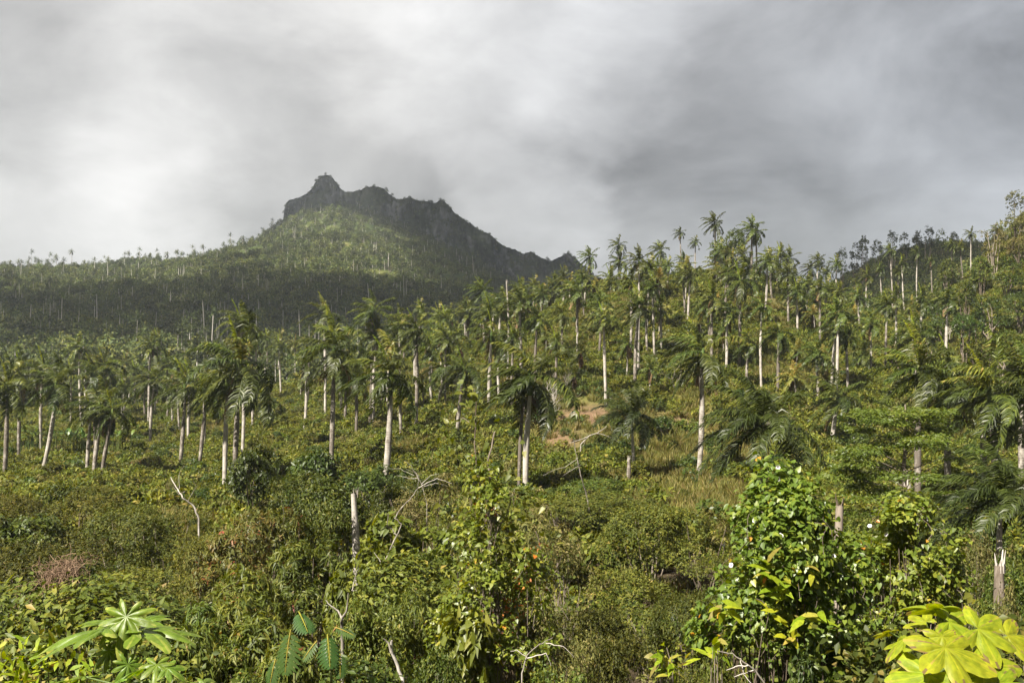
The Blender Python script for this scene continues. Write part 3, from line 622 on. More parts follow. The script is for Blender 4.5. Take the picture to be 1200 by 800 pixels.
def palm(cx, cy, w, bx=None, typ='royal', look=None, Y=None, crest=False, r=np.random.default_rng(77), sc=None, rad=.25):
    nk[0] += 1; k = nk[0]
    if Y is None: Y = F*(7.4 if typ == 'royal' else 6.0)/w
    if cx > 540: Y = min(Y, 298 if cx < 960 else 305)
    s = (w*Y/F)/(COW if w < 58 else 5.5) if sc is None else sc
    if typ == 'low': s = w*Y/F/5.6
    bx = cx if bx is None else bx
    top = pix(cx, cy, Y); top[2] -= (1.35 if typ == 'royal' else .25)*s
    x0 = (bx-600)/F*Y; g = float(gz(x0, Y)); h = top[2]-g
    if h < 1.0: h = 1.0 if typ != 'royal' else 2.5
    if h > 27: 
        g = top[2]-27; h = 27
    nm = {'royal': 'palm_tree', 'coco': 'coconut_palm', 'low': 'young_palm'}[typ]
    ro = empty(nm, (x0, Y, g)); dx = top[0]-x0
    tr = link('trunk', trunk_mesh(r, dx, 0, h, rad*min(1.15, max(.7, s)) if typ == 'royal' else rad*.62), ro)
    rz = r.uniform(-.3, .3); near = w >= 40 and typ == 'royal'
    if near:
        for pn_, me_ in HERO[k % len(HERO)]:
            if pn_ == 'frond' and r.random() < .1: continue
            c = link(pn_, me_, ro, (dx, 0, h)); c.scale = (s*r.uniform(.88, 1.1) if pn_ != 'crownshaft' else s,)*3; c.rotation_euler = (r.uniform(-.1, .1), r.uniform(-.1, .1), rz+r.uniform(-.3, .3))
    else:
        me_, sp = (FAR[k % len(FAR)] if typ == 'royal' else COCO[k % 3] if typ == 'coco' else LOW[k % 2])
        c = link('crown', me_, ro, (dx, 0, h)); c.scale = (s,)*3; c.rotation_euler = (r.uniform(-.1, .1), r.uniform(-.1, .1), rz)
        if sp: link('spear_leaf', sp, c)
    lean = abs(dx)/max(h, 1)
    if look is None:
        if typ == 'coco': look = 'yellowing coconut palm' if k % 3 < 2 else 'green spiky-crowned coconut palm'
        elif typ == 'low': look = 'low arching young palm'
        else:
            look = ('leaning ' if lean > .05 else '')+('tall slender' if h > 17 else 'short' if h < 8 else 'windswept')+' royal palm'
            if near and any(n_ == 'spear_leaf' for n_, _ in HERO[k % 6]) : look += ' with yellow spear leaf'
    later(ro, look, zone_palm(cx, Y, crest), cx, 'palm', {'royal': 'royal palms of the valley and hillside', 'coco': 'coconut palms on the hillside', 'low': 'young palms in the brush'}[typ])
    return ro
P_ = palm
for a in [ # heart x, heart y, crown width, base x, (kind, look, distance)
 (8, 452, 62, 4), (25, 440, 50, 22), (66, 448, 58, 47), (50, 432, 44, 49), (93, 405, 34, 96), (110, 436, 44, 112), (122, 428, 40, 120),
 (106, 478, 46, 101, 'royal', 'royal palm with hanging skirt, one of three close trunks', 140), (118, 474, 60, 109, 'royal', 'royal palm with yellow arched frond, one of three close trunks', 138), (131, 480, 50, 118, 'royal', 'royal palm with dark drooping fronds, one of three close trunks', 136),
 (147, 424, 25, 146), (176, 404, 34, 174), (184, 398, 28, 184), (197, 420, 20, 197), (180, 444, 42, 176), (170, 447, 30, 170), (217, 452, 56, 210), (224, 440, 42, 221),
 (241, 458, 52, 232), (281, 424, 92, 275, 'royal', 'large royal palm with fronds swept far leftward', 122), (266, 448, 60, 263, 'royal', None, 126), (283, 378, 46, 283, 'royal', None, 165),
 (300, 396, 32, 301), (313, 396, 24, 313), (328, 398, 26, 325), (310, 468, 38, 310, 'royal', None, 200), (345, 403, 22, 345, 'coco'), (352, 446, 28, 352, 'coco'), (380, 366, 40, 381),
 (391, 406, 76, 387, 'royal', 'large royal palm with bright yellow heart', 128), (406, 432, 44, 405), (399, 440, 40, 400), (437, 362, 46, 433), (441, 393, 46, 438),
 (458, 436, 82, 444, 'royal', 'big royal palm with long pale leaning trunk', 96), (417, 440, 48, 417), (488, 384, 52, 487), (468, 384, 40, 468), (514, 370, 32, 513), (527, 366, 23, 527), (549, 362, 23, 549), (535, 405, 30, 535),
 (520, 430, 46, 513), (543, 430, 50, 535, 'royal', 'royal palm with skirt of dead fronds', 150), (565, 340, 34, 568), (574, 366, 46, 572), (586, 353, 36, 584), (593, 352, 26, 590),
 (609, 338, 30, 610), (571, 430, 22, 571, 'coco'), (621, 438, 98, 616, 'royal', 'big royal palm with lime-green heart', 100), (613, 452, 50, 608, 'royal', 'thinner royal palm behind the lime-hearted palm', 102), (626, 333, 23, 625), (641, 343, 30, 641),
 (622, 372, 25, 622, 'coco'), (661, 325, 30, 660), (650, 332, 26, 650), (676, 340, 38, 676), (691, 300, 26, 692), (704, 362, 38, 703), (725, 286, 22, 725, 'royal', None, None, True), (726, 306, 28, 726), (716, 326, 32, 716),
 (749, 305, 34, 748, 'royal', 'tall royal palm with a thick pale trunk', 190), (748, 358, 48, 744, 'royal', 'royal palm with fronds blown to one side', 172), (774, 292, 24, 774, 'royal', None, None, True), (772, 326, 32, 772, 'coco'), (735, 402, 38, 734, 'coco'), (761, 392, 32, 760, 'coco'),
 (655, 398, 28, 655), (680, 412, 38, 680, 'coco'), (797, 272, 15, 798, 'royal', None, 300, True), (838, 260, 28, 840, 'royal', None, 292, True), (815, 283, 15, 815), (839, 310, 30, 840), (805, 310, 28, 803, 'coco'), (820, 331, 25, 820, 'coco'),
 (881, 268, 30, 881, 'royal', None, 280, True), (886, 272, 24, 886, 'royal', None, 283, True), (867, 326, 44, 866), (864, 334, 36, 864), (876, 312, 32, 878), (903, 304, 32, 904), (915, 296, 26, 914), (925, 302, 26, 920),
 (950, 314, 21, 951, 'royal', None, None, True), (958, 304, 19, 958), (932, 346, 20, 932, 'coco'), (886, 352, 24, 886, 'coco'), (822, 412, 76, 818, 'royal', 'lone royal palm over the open grassy slope', 112), (880, 362, 26, 880), (893, 390, 25, 893, 'coco'), (881, 436, 28, 882, 'coco'),
 (944, 393, 36, 944), (979, 380, 40, 974, 'royal', 'royal palm with one dead frond hanging sideways', 178), (984, 378, 34, 983), (1036, 368, 31, 1030), (930, 456, 30, 936), (980, 463, 62, 973), (1012, 468, 44, 1013),
 (1076, 432, 84, 1076, 'royal', 'large royal palm with yellow-green arching top frond', 92), (1111, 444, 84, 1111, 'royal', None, 96), (1162, 458, 104, 1173, 'royal', 'largest royal palm with a heavy dark crown', 84), (1150, 462, 70, 1153, 'royal', None, 97), (1197, 448, 90, 1199, 'royal', None, 92),
 (892, 500, 108, 892, 'low', 'low dark young palm above the vine mound', 70), (740, 486, 62, 743, 'low', 'blue-green young palm beside the soil', 112), (1172, 585, 110, 1172, 'low', 'low young palm beneath the largest palm', 50),
 (980, 308, 20, 978), (969, 318, 18, 969), (1043, 292, 18, 1046), (1057, 306, 18, 1060), (1075, 296, 16, 1075), (1091, 304, 14, 1093), (1115, 286, 16, 1116), (1125, 288, 16, 1129), (1138, 273, 16, 1138), (1115, 322, 19, 1116), (1031, 313, 15, 1034), (1016, 322, 22, 1014), (1003, 330, 16, 1003), (1052, 318, 14, 1052), (1172, 284, 25, 1174),
 (1143, 392, 32, 1143), (1113, 394, 28, 1113), (1100, 335, 14, 1100), (960, 345, 24, 960, 'coco'), (985, 352, 22, 985, 'coco'), (1000, 395, 26, 1000, 'coco'), (905, 400, 24, 905, 'coco')]:
    palm(*a)
# smaller palms between the named ones on the hillside
r = np.random.default_rng(12); got = []
while len(got) < 118:
    px = r.uniform(430, 1120); Y = r.uniform(158, 302); x = (px-600)/F*Y
    if any(abs(px-a)+abs(Y-b)*.35 < 8.5 for a, b in got): continue
    got.append((px, Y)); typ = 'coco' if r.random() < .36 else 'royal'; h = r.uniform(3, 6.5) if typ == 'coco' else r.uniform(8, 17)
    py = 400-F*(float(gz(x, Y))+h-CZ)/Y; py = max(py, float(np.interp(px, [430, 500, 560, 620, 680, 720, 780, 840, 890, 940, 1000, 1120], [415, 385, 362, 348, 326, 318, 312, 292, 300, 330, 345, 350])))
    palm(px, py, F*r.uniform(5, 6.4)/Y, px+r.uniform(-3, 3), typ, None, Y)
r = np.random.default_rng(13)
for k in range(28):                                                       # back of the left valley
    px = r.uniform(-60, 580); Y = r.uniform(165, 330); x = (px-600)/F*Y; h = r.uniform(9, 17)
    py = 400-F*(float(gz(x, Y))+h-CZ)/Y; palm(px, py, F*r.uniform(5.5, 7)/Y, px+r.uniform(-3, 3), 'royal', None, Y)
# palms along the skyline of the far forested hill
for px in [12, 22, 33, 45, 56, 66, 84, 99, 127, 151, 163, 176, 186, 196, 208, 213, 228, 238, 262, 270, 285, 296, 309]:
    k = int(np.clip((px-hU[0])/5, 0, len(hU)-1)); pyc = 400-F*(hZ[:, k]-CZ)/hYs; j = int(np.argmin(pyc)); Y = hYs[j]; x = (px-600)/F*Y
    h = 24 if px == 84 else r.uniform(8, 15); ro = empty('palm_tree', (x, Y, hZ[j, k]))
    link('trunk', trunk_mesh(r, r.uniform(-.6, .6), 0, h, .3), ro); c = link('crown', FAR[nk[0] % 7][0], ro, (0, 0, h)); c.scale = (1.25,)*3; nk[0] += 1
    later(ro, 'tallest lone palm on the skyline' if px == 84 else 'tiny palm silhouetted on the skyline', 'of the forested hill below the cloud', px, 'palm', 'palms on the far skyline')
# trunks that lost their crowns
for px, y0, y1, Y, lk in [(417, 578, 640, 62, 'broken grey palm trunk stub without a crown in the brush'), (594, 330, 420, 200, 'thin pale palm trunk without a crown above the hillside palms'), (677, 392, 470, 185, 'bare palm pole without a crown on the hillside'), (1062, 565, 610, 66, 'pale stump of a palm beside the layered tree'), (737, 538, 560, 108, 'short pale palm stump below the bare soil patch'), (1172, 662, 720, 34, 'grey palm stump at the right brush edge')]:
    t = pix(px, y0, Y); g = float(gz(t[0], Y)); o = empty('dead_palm', (t[0], Y, g))
    link('trunk', trunk_mesh(r, r.uniform(-.2, .2), 0, t[2]-g, .22 if Y < 150 else .16), o); mb = MB()
    if Y < 50: o.children[0].data.materials[0] = M['bark']
    for k in range(9):
        a = r.uniform(0, 6.28); b = np.array([.12*math.cos(a), .12*math.sin(a), t[2]-g-.25]); tube(mb, [b, b+[0, 0, .3], b+np.array([.05*math.cos(a), .05*math.sin(a), r.uniform(.35, .8)])], [.05, .04, .01], 4)
    link('splintered_top', mb.mesh('splintered_top', [M['dead']]), o); tag(o, lk, 'dead palm')

# ------------------------------------------------------------------ shrubs and small trees
def shrub(seed, w, h, ntw, per, L, Wd, tpl, mat, nst=7, nl=7, tw=.4, up=.35, droop=.25, flat=0., inner=.7, gthr=-.3, r0=.06, vr=(0, 1), base=.28, mat2=None):
    r = np.random.default_rng(seed); lo = lobe_set(r, w, h, nl, base); lo[0] = (0, 0, h*.45, w*.5, w*.5, h*.36); g = Noise(seed+900, .42/w*2.6, 2)
    P, Nn = blob_points(r, lo, ntw, inner, -.32, g, gthr); mb = MB(); twig_leaves(mb, r, P, Nn, per, L, Wd, tpl, 0, tw, up, droop, .8, vr, flat)
    ms = MB(); stems(ms, r, lo, h, nst, r0)
    return mb.mesh('foliage', [M[mat]]), ms.mesh('stems', [M['bark']]), w, h
SH = {
 'olive_bush': ([shrub(200+i, w, h, 1050, 8, .19, .075, 'kite', 'olive', nl=9) for i, (w, h) in enumerate([(3.2, 6.0), (3.6, 6.5), (2.8, 6.5), (3.4, 5.2), (3.0, 5.6)])], 'rounded olive-green bush', 'bush'),
 'narrow_leaf_shrub': ([shrub(220+i, w, h, 420, 12, .36, .075, 'lance', 'lance', tw=.3, droop=.55, inner=.6) for i, (w, h) in enumerate([(2.6, 6.0), (3.0, 6.6), (2.3, 5.5), (2.7, 5.0)])], 'shrub with long narrow leaves', 'shrub'),
 'broad_leaf_shrub': ([shrub(240+i, w, h, 460, 8, .34, .16, 'kite', 'dark', tw=.45, droop=.4, inner=.62) for i, (w, h) in enumerate([(2.6, 5.0), (3.0, 5.4), (2.2, 4.6), (2.8, 6.0)])], 'dark broad-leaved shrub', 'shrub'),
 'green_shrub': ([shrub(260+i, w, h, 760, 8, .23, .10, 'kite', 'green', tw=.5, inner=.6, gthr=-.2) for i, (w, h) in enumerate([(2.8, 5.4), (3.2, 6.0), (2.4, 5.0), (3.0, 4.6), (2.6, 6.4)])], 'loose mid-green shrub', 'shrub'),
 'reddish_shrub': ([shrub(280+i, 2.6, 5.2, 520, 9, .28, .085, 'lance', 'rust', tw=.4, droop=.35) for i in range(2)], 'reddish ochre-leaved shrub', 'shrub'),
 'big_leaf_shrub': ([shrub(275+i, w, h, 260, 7, .46, .27, 'heart', 'bright', tw=.5, droop=.35, inner=.55, gthr=-.15) for i, (w, h) in enumerate([(2.4, 5.0), (2.8, 5.6), (2.0, 6.0)])], 'shrub with big bright leaves', 'shrub'),
 'dry_shrub': ([shrub(290+i, 2.4, 4.4, 420, 7, .17, .07, 'kite', 'dry', nst=22, tw=.5, inner=.45, gthr=-.1, r0=.035) for i in range(3)], 'sparse dry twiggy shrub', 'shrub'),
}
LOWD = {
 'olive_bush': [shrub(300+i, 2.6, 3.6, 300, 7, .36, .17, 'quad', 'hgreen') for i in range(3)],
 'green_shrub': [shrub(310+i, 2.4, 4.0, 300, 7, .36, .18, 'quad', 'hgreen' if i % 2 else 'green', gthr=-.2) for i in range(4)],
 'broad_leaf_shrub': [shrub(320+i, 2.4, 4.2, 240, 7, .42, .22, 'quad', 'dark', droop=.4) for i in range(3)],
 'dry_shrub': [shrub(330+i, 2.2, 3.2, 200, 6, .3, .13, 'quad', 'dry', nst=14, inner=.5) for i in range(3)],
 'bright_shrub': [shrub(340+i, 2.4, 3.6, 260, 7, .38, .2, 'quad', 'bright', flat=.4) for i in range(3)],
 'reddish_shrub': [shrub(350+i, 2.0, 3.0, 220, 6, .34, .14, 'quad', 'rust') for i in range(2)],
}
LOOKD = {k: v[1] for k, v in SH.items()}; LOOKD['bright_shrub'] = 'bright green layered shrub'
def row_of(px, Y):
    s = 'at left' if px < 400 else 'mid-picture' if px < 800 else 'at right'
    b = 'along the bottom edge' if Y < 22 else 'in the near thicket' if Y < 42 else 'in the thicket before the palms' if Y < 82 else 'among the palm feet' if Y < 130 else 'on the lower hillside' if Y < 185 else 'on the upper hillside'
    return f'{s} {b}'
cnt = {}
def plant(nm, px, Y, topy=None, wpx=None, h=None, w=None, r=np.random.default_rng(5)):
    x = (px-600)/F*Y; g = float(gz(x, Y))
    if topy is not None: h = max(1.2, CZ-(topy-400)/F*Y-g)
    if wpx is not None: w = wpx*Y/F/2
    lod = Y > 105; lst = LOWD.get(nm) if lod or nm not in SH else None
    if lst is None: lst = SH[nm][0]
    k = cnt[nm] = cnt.get(nm, 0)+1; fo, st, w0, h0 = lst[k % len(lst)]
    if w is None: w = w0*h/h0*r.uniform(.95, 1.25)
    sx, sz = w/w0, h/h0
    rz = r.uniform(0, 6.28)
    if lod:
        ro = link(nm, fo, None, (x, Y, g-.15)); ro.rotation_euler.z = rz; ro.scale = (sx, sx, sz)
    else:
        ro = empty(nm, (x, Y, g-.1)); ro.rotation_euler.z = rz; ro.scale = (sx, sx, sz); link('foliage', fo, ro); link('stems', st, ro)
    later(ro, LOOKD[nm], row_of(px, Y), px, 'bush' if nm == 'olive_bush' else 'shrub', f'{nm.replace("_", " ")}s of the slope')
    return ro
NEAR = [('olive_bush', 20, 72, 572, 130), ('olive_bush', 92, 74, 562, 120), ('olive_bush', 152, 66, 588, 140), ('olive_bush', 62, 55, 622, 150), ('olive_bush', 196, 62, 600, 125), ('olive_bush', 142, 48, 648, 170),
 ('olive_bush', 8, 46, 668, 130), ('olive_bush', 232, 56, 622, 100), ('olive_bush', 186, 40, 690, 140), ('olive_bush', 85, 40, 700, 120), ('olive_bush', -60, 55, 620, 150), ('olive_bush', -40, 72, 575, 130),
 ('olive_bush', 765, 62, 588, 150), ('olive_bush', 716, 74, 572, 140), ('olive_bush', 826, 60, 598, 130), ('olive_bush', 762, 46, 655, 150), ('olive_bush', 700, 40, 690, 120), ('olive_bush', 812, 41, 688, 120), ('olive_bush', 856, 55, 640, 100), ('olive_bush', 722, 29, 742, 110), ('olive_bush', 792, 26, 762, 110), ('olive_bush', 655, 62, 610, 90),
 ('narrow_leaf_shrub', 292, 38, 655, 150), ('narrow_leaf_shrub', 335, 30, 700, 140), ('narrow_leaf_shrub', 256, 28, 718, 120), ('narrow_leaf_shrub', 372, 48, 622, 120), ('narrow_leaf_shrub', 300, 24, 760, 120), ('narrow_leaf_shrub', 232, 34, 690, 90), ('narrow_leaf_shrub', 400, 34, 690, 90),
 ('reddish_shrub', 262, 55, 598, 100), ('reddish_shrub', 310, 60, 585, 90), ('reddish_shrub', 275, 44, 640, 80), ('broad_leaf_shrub', 298, 92, 520, 80), ('broad_leaf_shrub', 372, 90, 520, 70), ('broad_leaf_shrub', 440, 90, 545, 90), ('green_shrub', 345, 78, 548, 100), ('green_shrub', 400, 70, 560, 100), ('green_shrub', 370, 60, 590, 90),
 ('big_leaf_shrub', 480, 58, 605, 110), ('big_leaf_shrub', 1010, 52, 600, 100), ('green_shrub', 530, 48, 640, 110), ('green_shrub', 440, 34, 700, 110), ('green_shrub', 500, 26, 745, 110), ('big_leaf_shrub', 548, 32, 690, 90), ('big_leaf_shrub', 420, 46, 640, 90), ('narrow_leaf_shrub', 480, 36, 680, 90), ('green_shrub', 610, 44, 655, 100), ('green_shrub', 470, 78, 560, 80),
 ('dry_shrub', 660, 50, 615, 110), ('dry_shrub', 640, 34, 700, 100), ('dry_shrub', 668, 28, 740, 80), ('green_shrub', 650, 22, 775, 90), ('dry_shrub', 500, 66, 560, 90), ('dry_shrub', 660, 78, 585, 90), ('green_shrub', 690, 84, 560, 90), ('dry_shrub', 1120, 40, 640, 90), ('dry_shrub', 1170, 30, 690, 90), ('green_shrub', 990, 60, 600, 90), ('green_shrub', 1150, 62, 600, 90), ('green_shrub', 870, 24, 760, 100), ('dry_shrub', 866, 19, 780, 70), ('olive_bush', 900, 66, 610, 80), ('broad_leaf_shrub', 1040, 22, 740, 110), ('broad_leaf_shrub', 980, 19, 760, 130), ('green_shrub', 1190, 44, 650, 100), ('dry_shrub', 1160, 44, 622, 90), ('green_shrub', 1196, 36, 652, 90), ('green_shrub', 1148, 31, 690, 80), ('dry_shrub', 1200, 29, 700, 70), ('olive_bush', 1130, 50, 618, 80)]
for a in NEAR: plant(a[0], a[1], a[2], a[3], a[4])
TLX = [-200, 0, 60, 100, 200, 250, 300, 340, 420, 450, 500, 560, 600, 640, 700, 760, 830, 870, 920, 1000, 1050, 1130, 1200, 1400]
TLY = [560, 560, 560, 580, 592, 598, 572, 552, 560, 610, 565, 570, 618, 610, 568, 584, 604, 640, 610, 600, 600, 600, 600, 590]
spots = [((a[1]-600)/F*a[2], a[2]) for a in NEAR]
CLEAR = [(690, 488, 62, 22), (650, 512, 40, 22), (795, 494, 40, 18), (855, 580, 40, 55), (790, 560, 40, 30), (820, 520, 30, 60)]
def clear(px, py, m=1.0): return any(((px-a)/w)**2+((py-b)/h)**2 < m for a, b, w, h in CLEAR)
r = np.random.default_rng(41)
for y0, y1, spc, tries in [(13, 26, 2.8, 700), (26, 45, 4.3, 900), (45, 82, 6.2, 1500), (82, 130, 7.2, 1500), (130, 185, 10.5, 1200), (185, 310, 14.5, 1800)]:
    for _ in range(tries):
        Y = math.sqrt(r.uniform(y0**2, y1**2)); px = r.uniform(-110, 1310); x = (px-600)/F*Y
        if any((x-a)**2+(Y-b)**2 < spc**2 for a, b in spots): continue
        g = float(gz(x, Y)); py = 400-F*(g-CZ)/Y
        if clear(px, py): continue
        lim = np.interp(px, TLX, TLY); u = r.random()
        if Y < 82:
            hmax = CZ-(max(lim, 560 if Y > 45 else 640 if Y > 26 else 735)-400)/F*Y-g
            if hmax < 1.0: continue
            h = min(r.uniform(2.2, 7.5), hmax*r.uniform(.55, 1.0))
            if px < 230: nm = 'olive_bush' if u < .5 else 'green_shrub' if u < .7 else 'broad_leaf_shrub' if u < .85 else 'narrow_leaf_shrub'
            elif px < 420: nm = 'narrow_leaf_shrub' if u < .55 else 'green_shrub' if u < .8 else 'reddish_shrub'
            elif px < 680: nm = 'green_shrub' if u < .5 else 'dry_shrub' if u < .75 else 'narrow_leaf_shrub' if u < .9 else 'broad_leaf_shrub'
            elif px < 870: nm = 'olive_bush' if u < .8 else 'green_shrub'
            else: nm = 'green_shrub' if u < .45 else 'broad_leaf_shrub' if u < .65 else 'olive_bush' if u < .85 else 'dry_shrub'
            if 45 < Y < 82 and (px < 230 or 680 < px < 870) and r.random() < .5: continue
            if 30 < Y < 60 and r.random() < .16: nm = 'big_leaf_shrub'
            if Y < 26 and u > .5: nm = 'broad_leaf_shrub' if u > .75 else 'green_shrub'
        else:
            h = r.uniform(1.4, 3.3)*(.85 if Y < 130 else 1.0)
            nm = 'green_shrub' if u < .38 else 'olive_bush' if u < .58 else 'broad_leaf_shrub' if u < .72 else 'dry_shrub' if u < .84 else 'bright_shrub' if u < .95 else 'reddish_shrub'
            if px > 1080 and Y > 130: nm = 'broad_leaf_shrub' if u < .35 else 'green_shrub' if u < .65 else 'dry_shrub'
        plant(nm, px, Y, h=h); spots.append((x, Y))

# ground cover between the shrubs
def clump(seed, w, h, n, L, Wd, mat, flat=0.):
    r = np.random.default_rng(seed); mb = MB(); lo = lobe_set(r, w, h, 3, .05); P, Nn = blob_points(r, lo, n, .5, -.2)
    twig_leaves(mb, r, P, Nn, 4, L, Wd, 'quad', 0, .3, .4, .2, .8, (0, 1), flat); return mb.mesh('clump', [M[mat]])
def tuft(seed, h, n):
    r = np.random.default_rng(seed); mb = MB(); a = r.uniform(0, 6.28, n); q = r.random(n)**.5*.55; P = np.stack([q*np.cos(a), q*np.sin(a), 0*a], -1)
    D = unit(np.stack([np.cos(a)*q*.9-.15, np.sin(a)*q*.9, 1+0*a], -1)+r.normal(size=(n, 3))*.2); leaves(mb, P, D, unit(r.normal(size=(n, 3))+[0, 0, .3]), h*r.uniform(.6, 1.2, n), .07, 'lance', 0, r.random(n)); return mb.mesh('tuft', [M['grassb']])
gm = [clump(400+i, .9, 1.1, 34, .34, .16, m) for i, m in enumerate(['hgreen', 'hgreen', 'green', 'dry', 'dark', 'hgreen'])]+[tuft(410+i, .9, 60) for i in range(3)]
gcol = proto_col('cover_plant', gm)
r = np.random.default_rng(55)
def gk(c):
    px, py = proj(c); k = ((px > -160) & (px < 1360) & (c[:, 1] > 10) & (c[:, 1] < 430)).astype(float); return k*np.clip(120/c[:, 1], .35, 1.3)*np.clip((c[:, 1]-25)/90, .12, 1)*np.clip(1.15-soil_at(c)*1.1, .06, 1)
PG = surf_sample(GV, 46000, r, gk); px, py = proj(PG); u = r.random(len(PG)); n_ = Noise(61, .03, 3, 2)(PG[:, :2])
open_ = (((px-850)/75)**2+((py-575)/70)**2 < 1) | (((px-800)/60)**2+((py-540)/40)**2 < 1) | (((px-690)/80)**2+((py-500)/40)**2 < 1)
ix = np.where(open_ & (u < .8), r.integers(6, 9, len(PG)), np.where(n_+u*.9 > .72, r.integers(6, 9, len(PG)), np.where(u < .3, 0, np.where(u < .5, 1, np.where(u < .68, 2, np.where(u < .8, 3, np.where(u < .9, 4, 5)))))))
scatter('undergrowth', PG-[0, 0, .1], gcol, 9, .8, 1.7, 56, zs=(.8, 1.2), idx=ix)
hm = [shrub(430+i, w, h, 200, 6, .42, .2, 'quad', m, nst=1)[0] for i, (w, h, m) in enumerate([(2, 3, 'hgreen'), (2, 2.6, 'hgreen'), (1.8, 3.2, 'dark'), (1.8, 2.6, 'dry'), (2.2, 2.8, 'green'), (1.7, 2.4, 'bright')])]
hcol = proto_col('brush_plant', hm)
def bk(c):
    px, py = proj(c); k = ((px > -160) & (px < 1360) & (c[:, 1] > 95) & (c[:, 1] < 430)).astype(float); return k*np.clip(150/c[:, 1], .4, 1)*np.clip(1-soil_at(c)*1.4, 0, 1)*np.where(px > 1080, 1.7, 1)
PB = surf_sample(GV, 5200, r, bk); px, py = proj(PB); kk = ~np.array([clear(a, b, 1.2) for a, b in zip(px, py)]); PB = PB[kk]; px = px[kk]
u = r.random(len(PB)); ix = np.where(u < .3, 0, np.where(u < .48, 1, np.where(u < .62, 2, np.where(u < .78, 3, np.where(u < .9, 4, 5)))))
scatter('undergrowth', PB-[0, 0, .2], hcol, 6, .35, .8, 57, zs=(.75, 1.2), idx=ix)

# ------------------------------------------------------------------ single plants of the foreground
def branch_thing(name, label, cat, Y, chains, mat='dead', part='branch'):
    """bare wood: chains of photo points with a width in metres; first point of the first chain stands on the ground"""
    p0 = pix(chains[0][0][0][0], chains[0][0][0][1], Y); g = np.array([p0[0], Y, min(float(gz(p0[0], Y)), p0[2])])
    ro = empty(name, g); r = np.random.default_rng(abs(hash(chains[0][0][0])) % 9999)
    for i, (pts, r0, r1) in enumerate(chains):
        P = np.array([pix(a, b, Y) for a, b in pts]); P[:, 1] += np.cumsum(r.normal(size=len(P))*.25*Y/60)
        t = np.linspace(0, len(P)-1, (len(P)-1)*4+1); k = np.clip(t.astype(int), 0, len(P)-2); f = (t-k)[:, None]; f2 = f*f*(3-2*f)*.35+f*.65
        Q = P[k]*(1-f)+P[k+1]*f2*0+P[k+1]*f+r.normal(size=(len(t), 3))*.012*Y/40
        if i == 0: Q = np.concatenate([[g-[0, 0, .3]], Q])
        mb = MB(); tube(mb, Q-g, np.linspace(r0, r1, len(Q))*.7, 6); link('trunk' if i == 0 else part, mb.mesh('wood', [M[mat]]), ro)
    tag(ro, label, cat); return ro
branch_thing('dead_tree', 'bleached zigzag dead tree rising pale out of the green thicket', 'dead tree', 42, [
  ([(452, 690), (449, 660), (468, 622), (471, 612), (464, 606), (467, 598), (480, 585), (490, 572), (492, 560)], .052, .02), ([(466, 628), (458, 620), (454, 616), (456, 600)], .04, .02), ([(449, 665), (444, 655), (438, 648)], .04, .015), ([(490, 572), (500, 566), (512, 560), (530, 566)], .025, .01), ([(492, 562), (488, 552), (478, 545)], .02, .01)])
branch_thing('dead_tree', 'small forked dead tree with two pale prongs near the split leaves', 'dead tree', 28, [
  ([(402, 750), (401, 730), (402, 722), (408, 712), (411, 690)], .075, .025), ([(401, 728), (394, 718), (386, 712), (380, 705)], .05, .015), ([(411, 694), (414, 680), (418, 668)], .025, .01)])
branch_thing('dead_tree', 'crooked dead branch slanting past the left pale palm trunks', 'dead tree', 60, [
  ([(234, 606), (228, 592), (218, 582), (212, 575), (204, 566), (198, 560)], .09, .03), ([(214, 577), (208, 580), (200, 572)], .04, .015), ([(210, 572), (208, 556), (214, 546)], .03, .012), ([(222, 586), (230, 570), (226, 556)], .03, .012)])
branch_thing('dead_tree', 'leaning thin white dead trunk below the bare soil patch', 'dead tree', 74, [
  ([(691, 600), (688, 580), (682, 562), (677, 536), (672, 515)], .09, .04), ([(680, 545), (670, 552), (660, 560)], .03, .012), ([(677, 536), (664, 545), (650, 548), (636, 556)], .03, .012), ([(676, 530), (684, 520), (688, 508)], .03, .01)])
branch_thing('fallen_branch', 'bleached fallen branch lying across the bare soil patch', 'fallen branch', 118, [
  ([(680, 520), (690, 511), (700, 508), (712, 500)], .10, .05), ([(690, 511), (676, 516), (668, 520)], .05, .02), ([(700, 508), (716, 512), (726, 518)], .05, .02)])
branch_thing('dead_tree', 'tangle of thin bare branches over the brush before the leaning palm', 'dead tree', 70, [
  ([(500, 590), (494, 568), (488, 556), (476, 550)], .06, .02), ([(490, 560), (480, 560), (466, 556)], .03, .01), ([(494, 566), (506, 556), (516, 552)], .03, .01), ([(486, 556), (470, 548), (455, 546)], .025, .008), ([(496, 570), (510, 566), (524, 570)], .025, .008), ([(490, 560), (482, 544), (474, 540)], .025, .008)])
branch_thing('dead_tree', 'broken grey branch poking up through the lower central brush', 'dead tree', 24, [
  ([(472, 800), (466, 780), (460, 765), (459, 748)], .07, .05), ([(460, 760), (456, 750), (450, 744)], .04, .02)])
branch_thing('dead_tree', 'pale wiry branches arching above the central bottom edge', 'dead tree', 25, [
  ([(612, 790), (618, 770), (632, 757), (648, 750)], .03, .012), ([(618, 770), (606, 762), (598, 764)], .02, .008), ([(640, 754), (660, 756), (672, 768)], .02, .008), ([(618, 772), (640, 764), (646, 780)], .02, .008)])
branch_thing('dead_tree', 'dry grey branches bent over beside the vine mound foot', 'dead tree', 18, [
  ([(896, 800), (886, 786), (876, 778), (860, 768), (842, 764)], .028, .012), ([(876, 778), (862, 780), (850, 784)], .018, .008), ([(886, 786), (878, 792), (862, 796)], .018, .008), ([(868, 772), (872, 790), (880, 800)], .015, .006)])

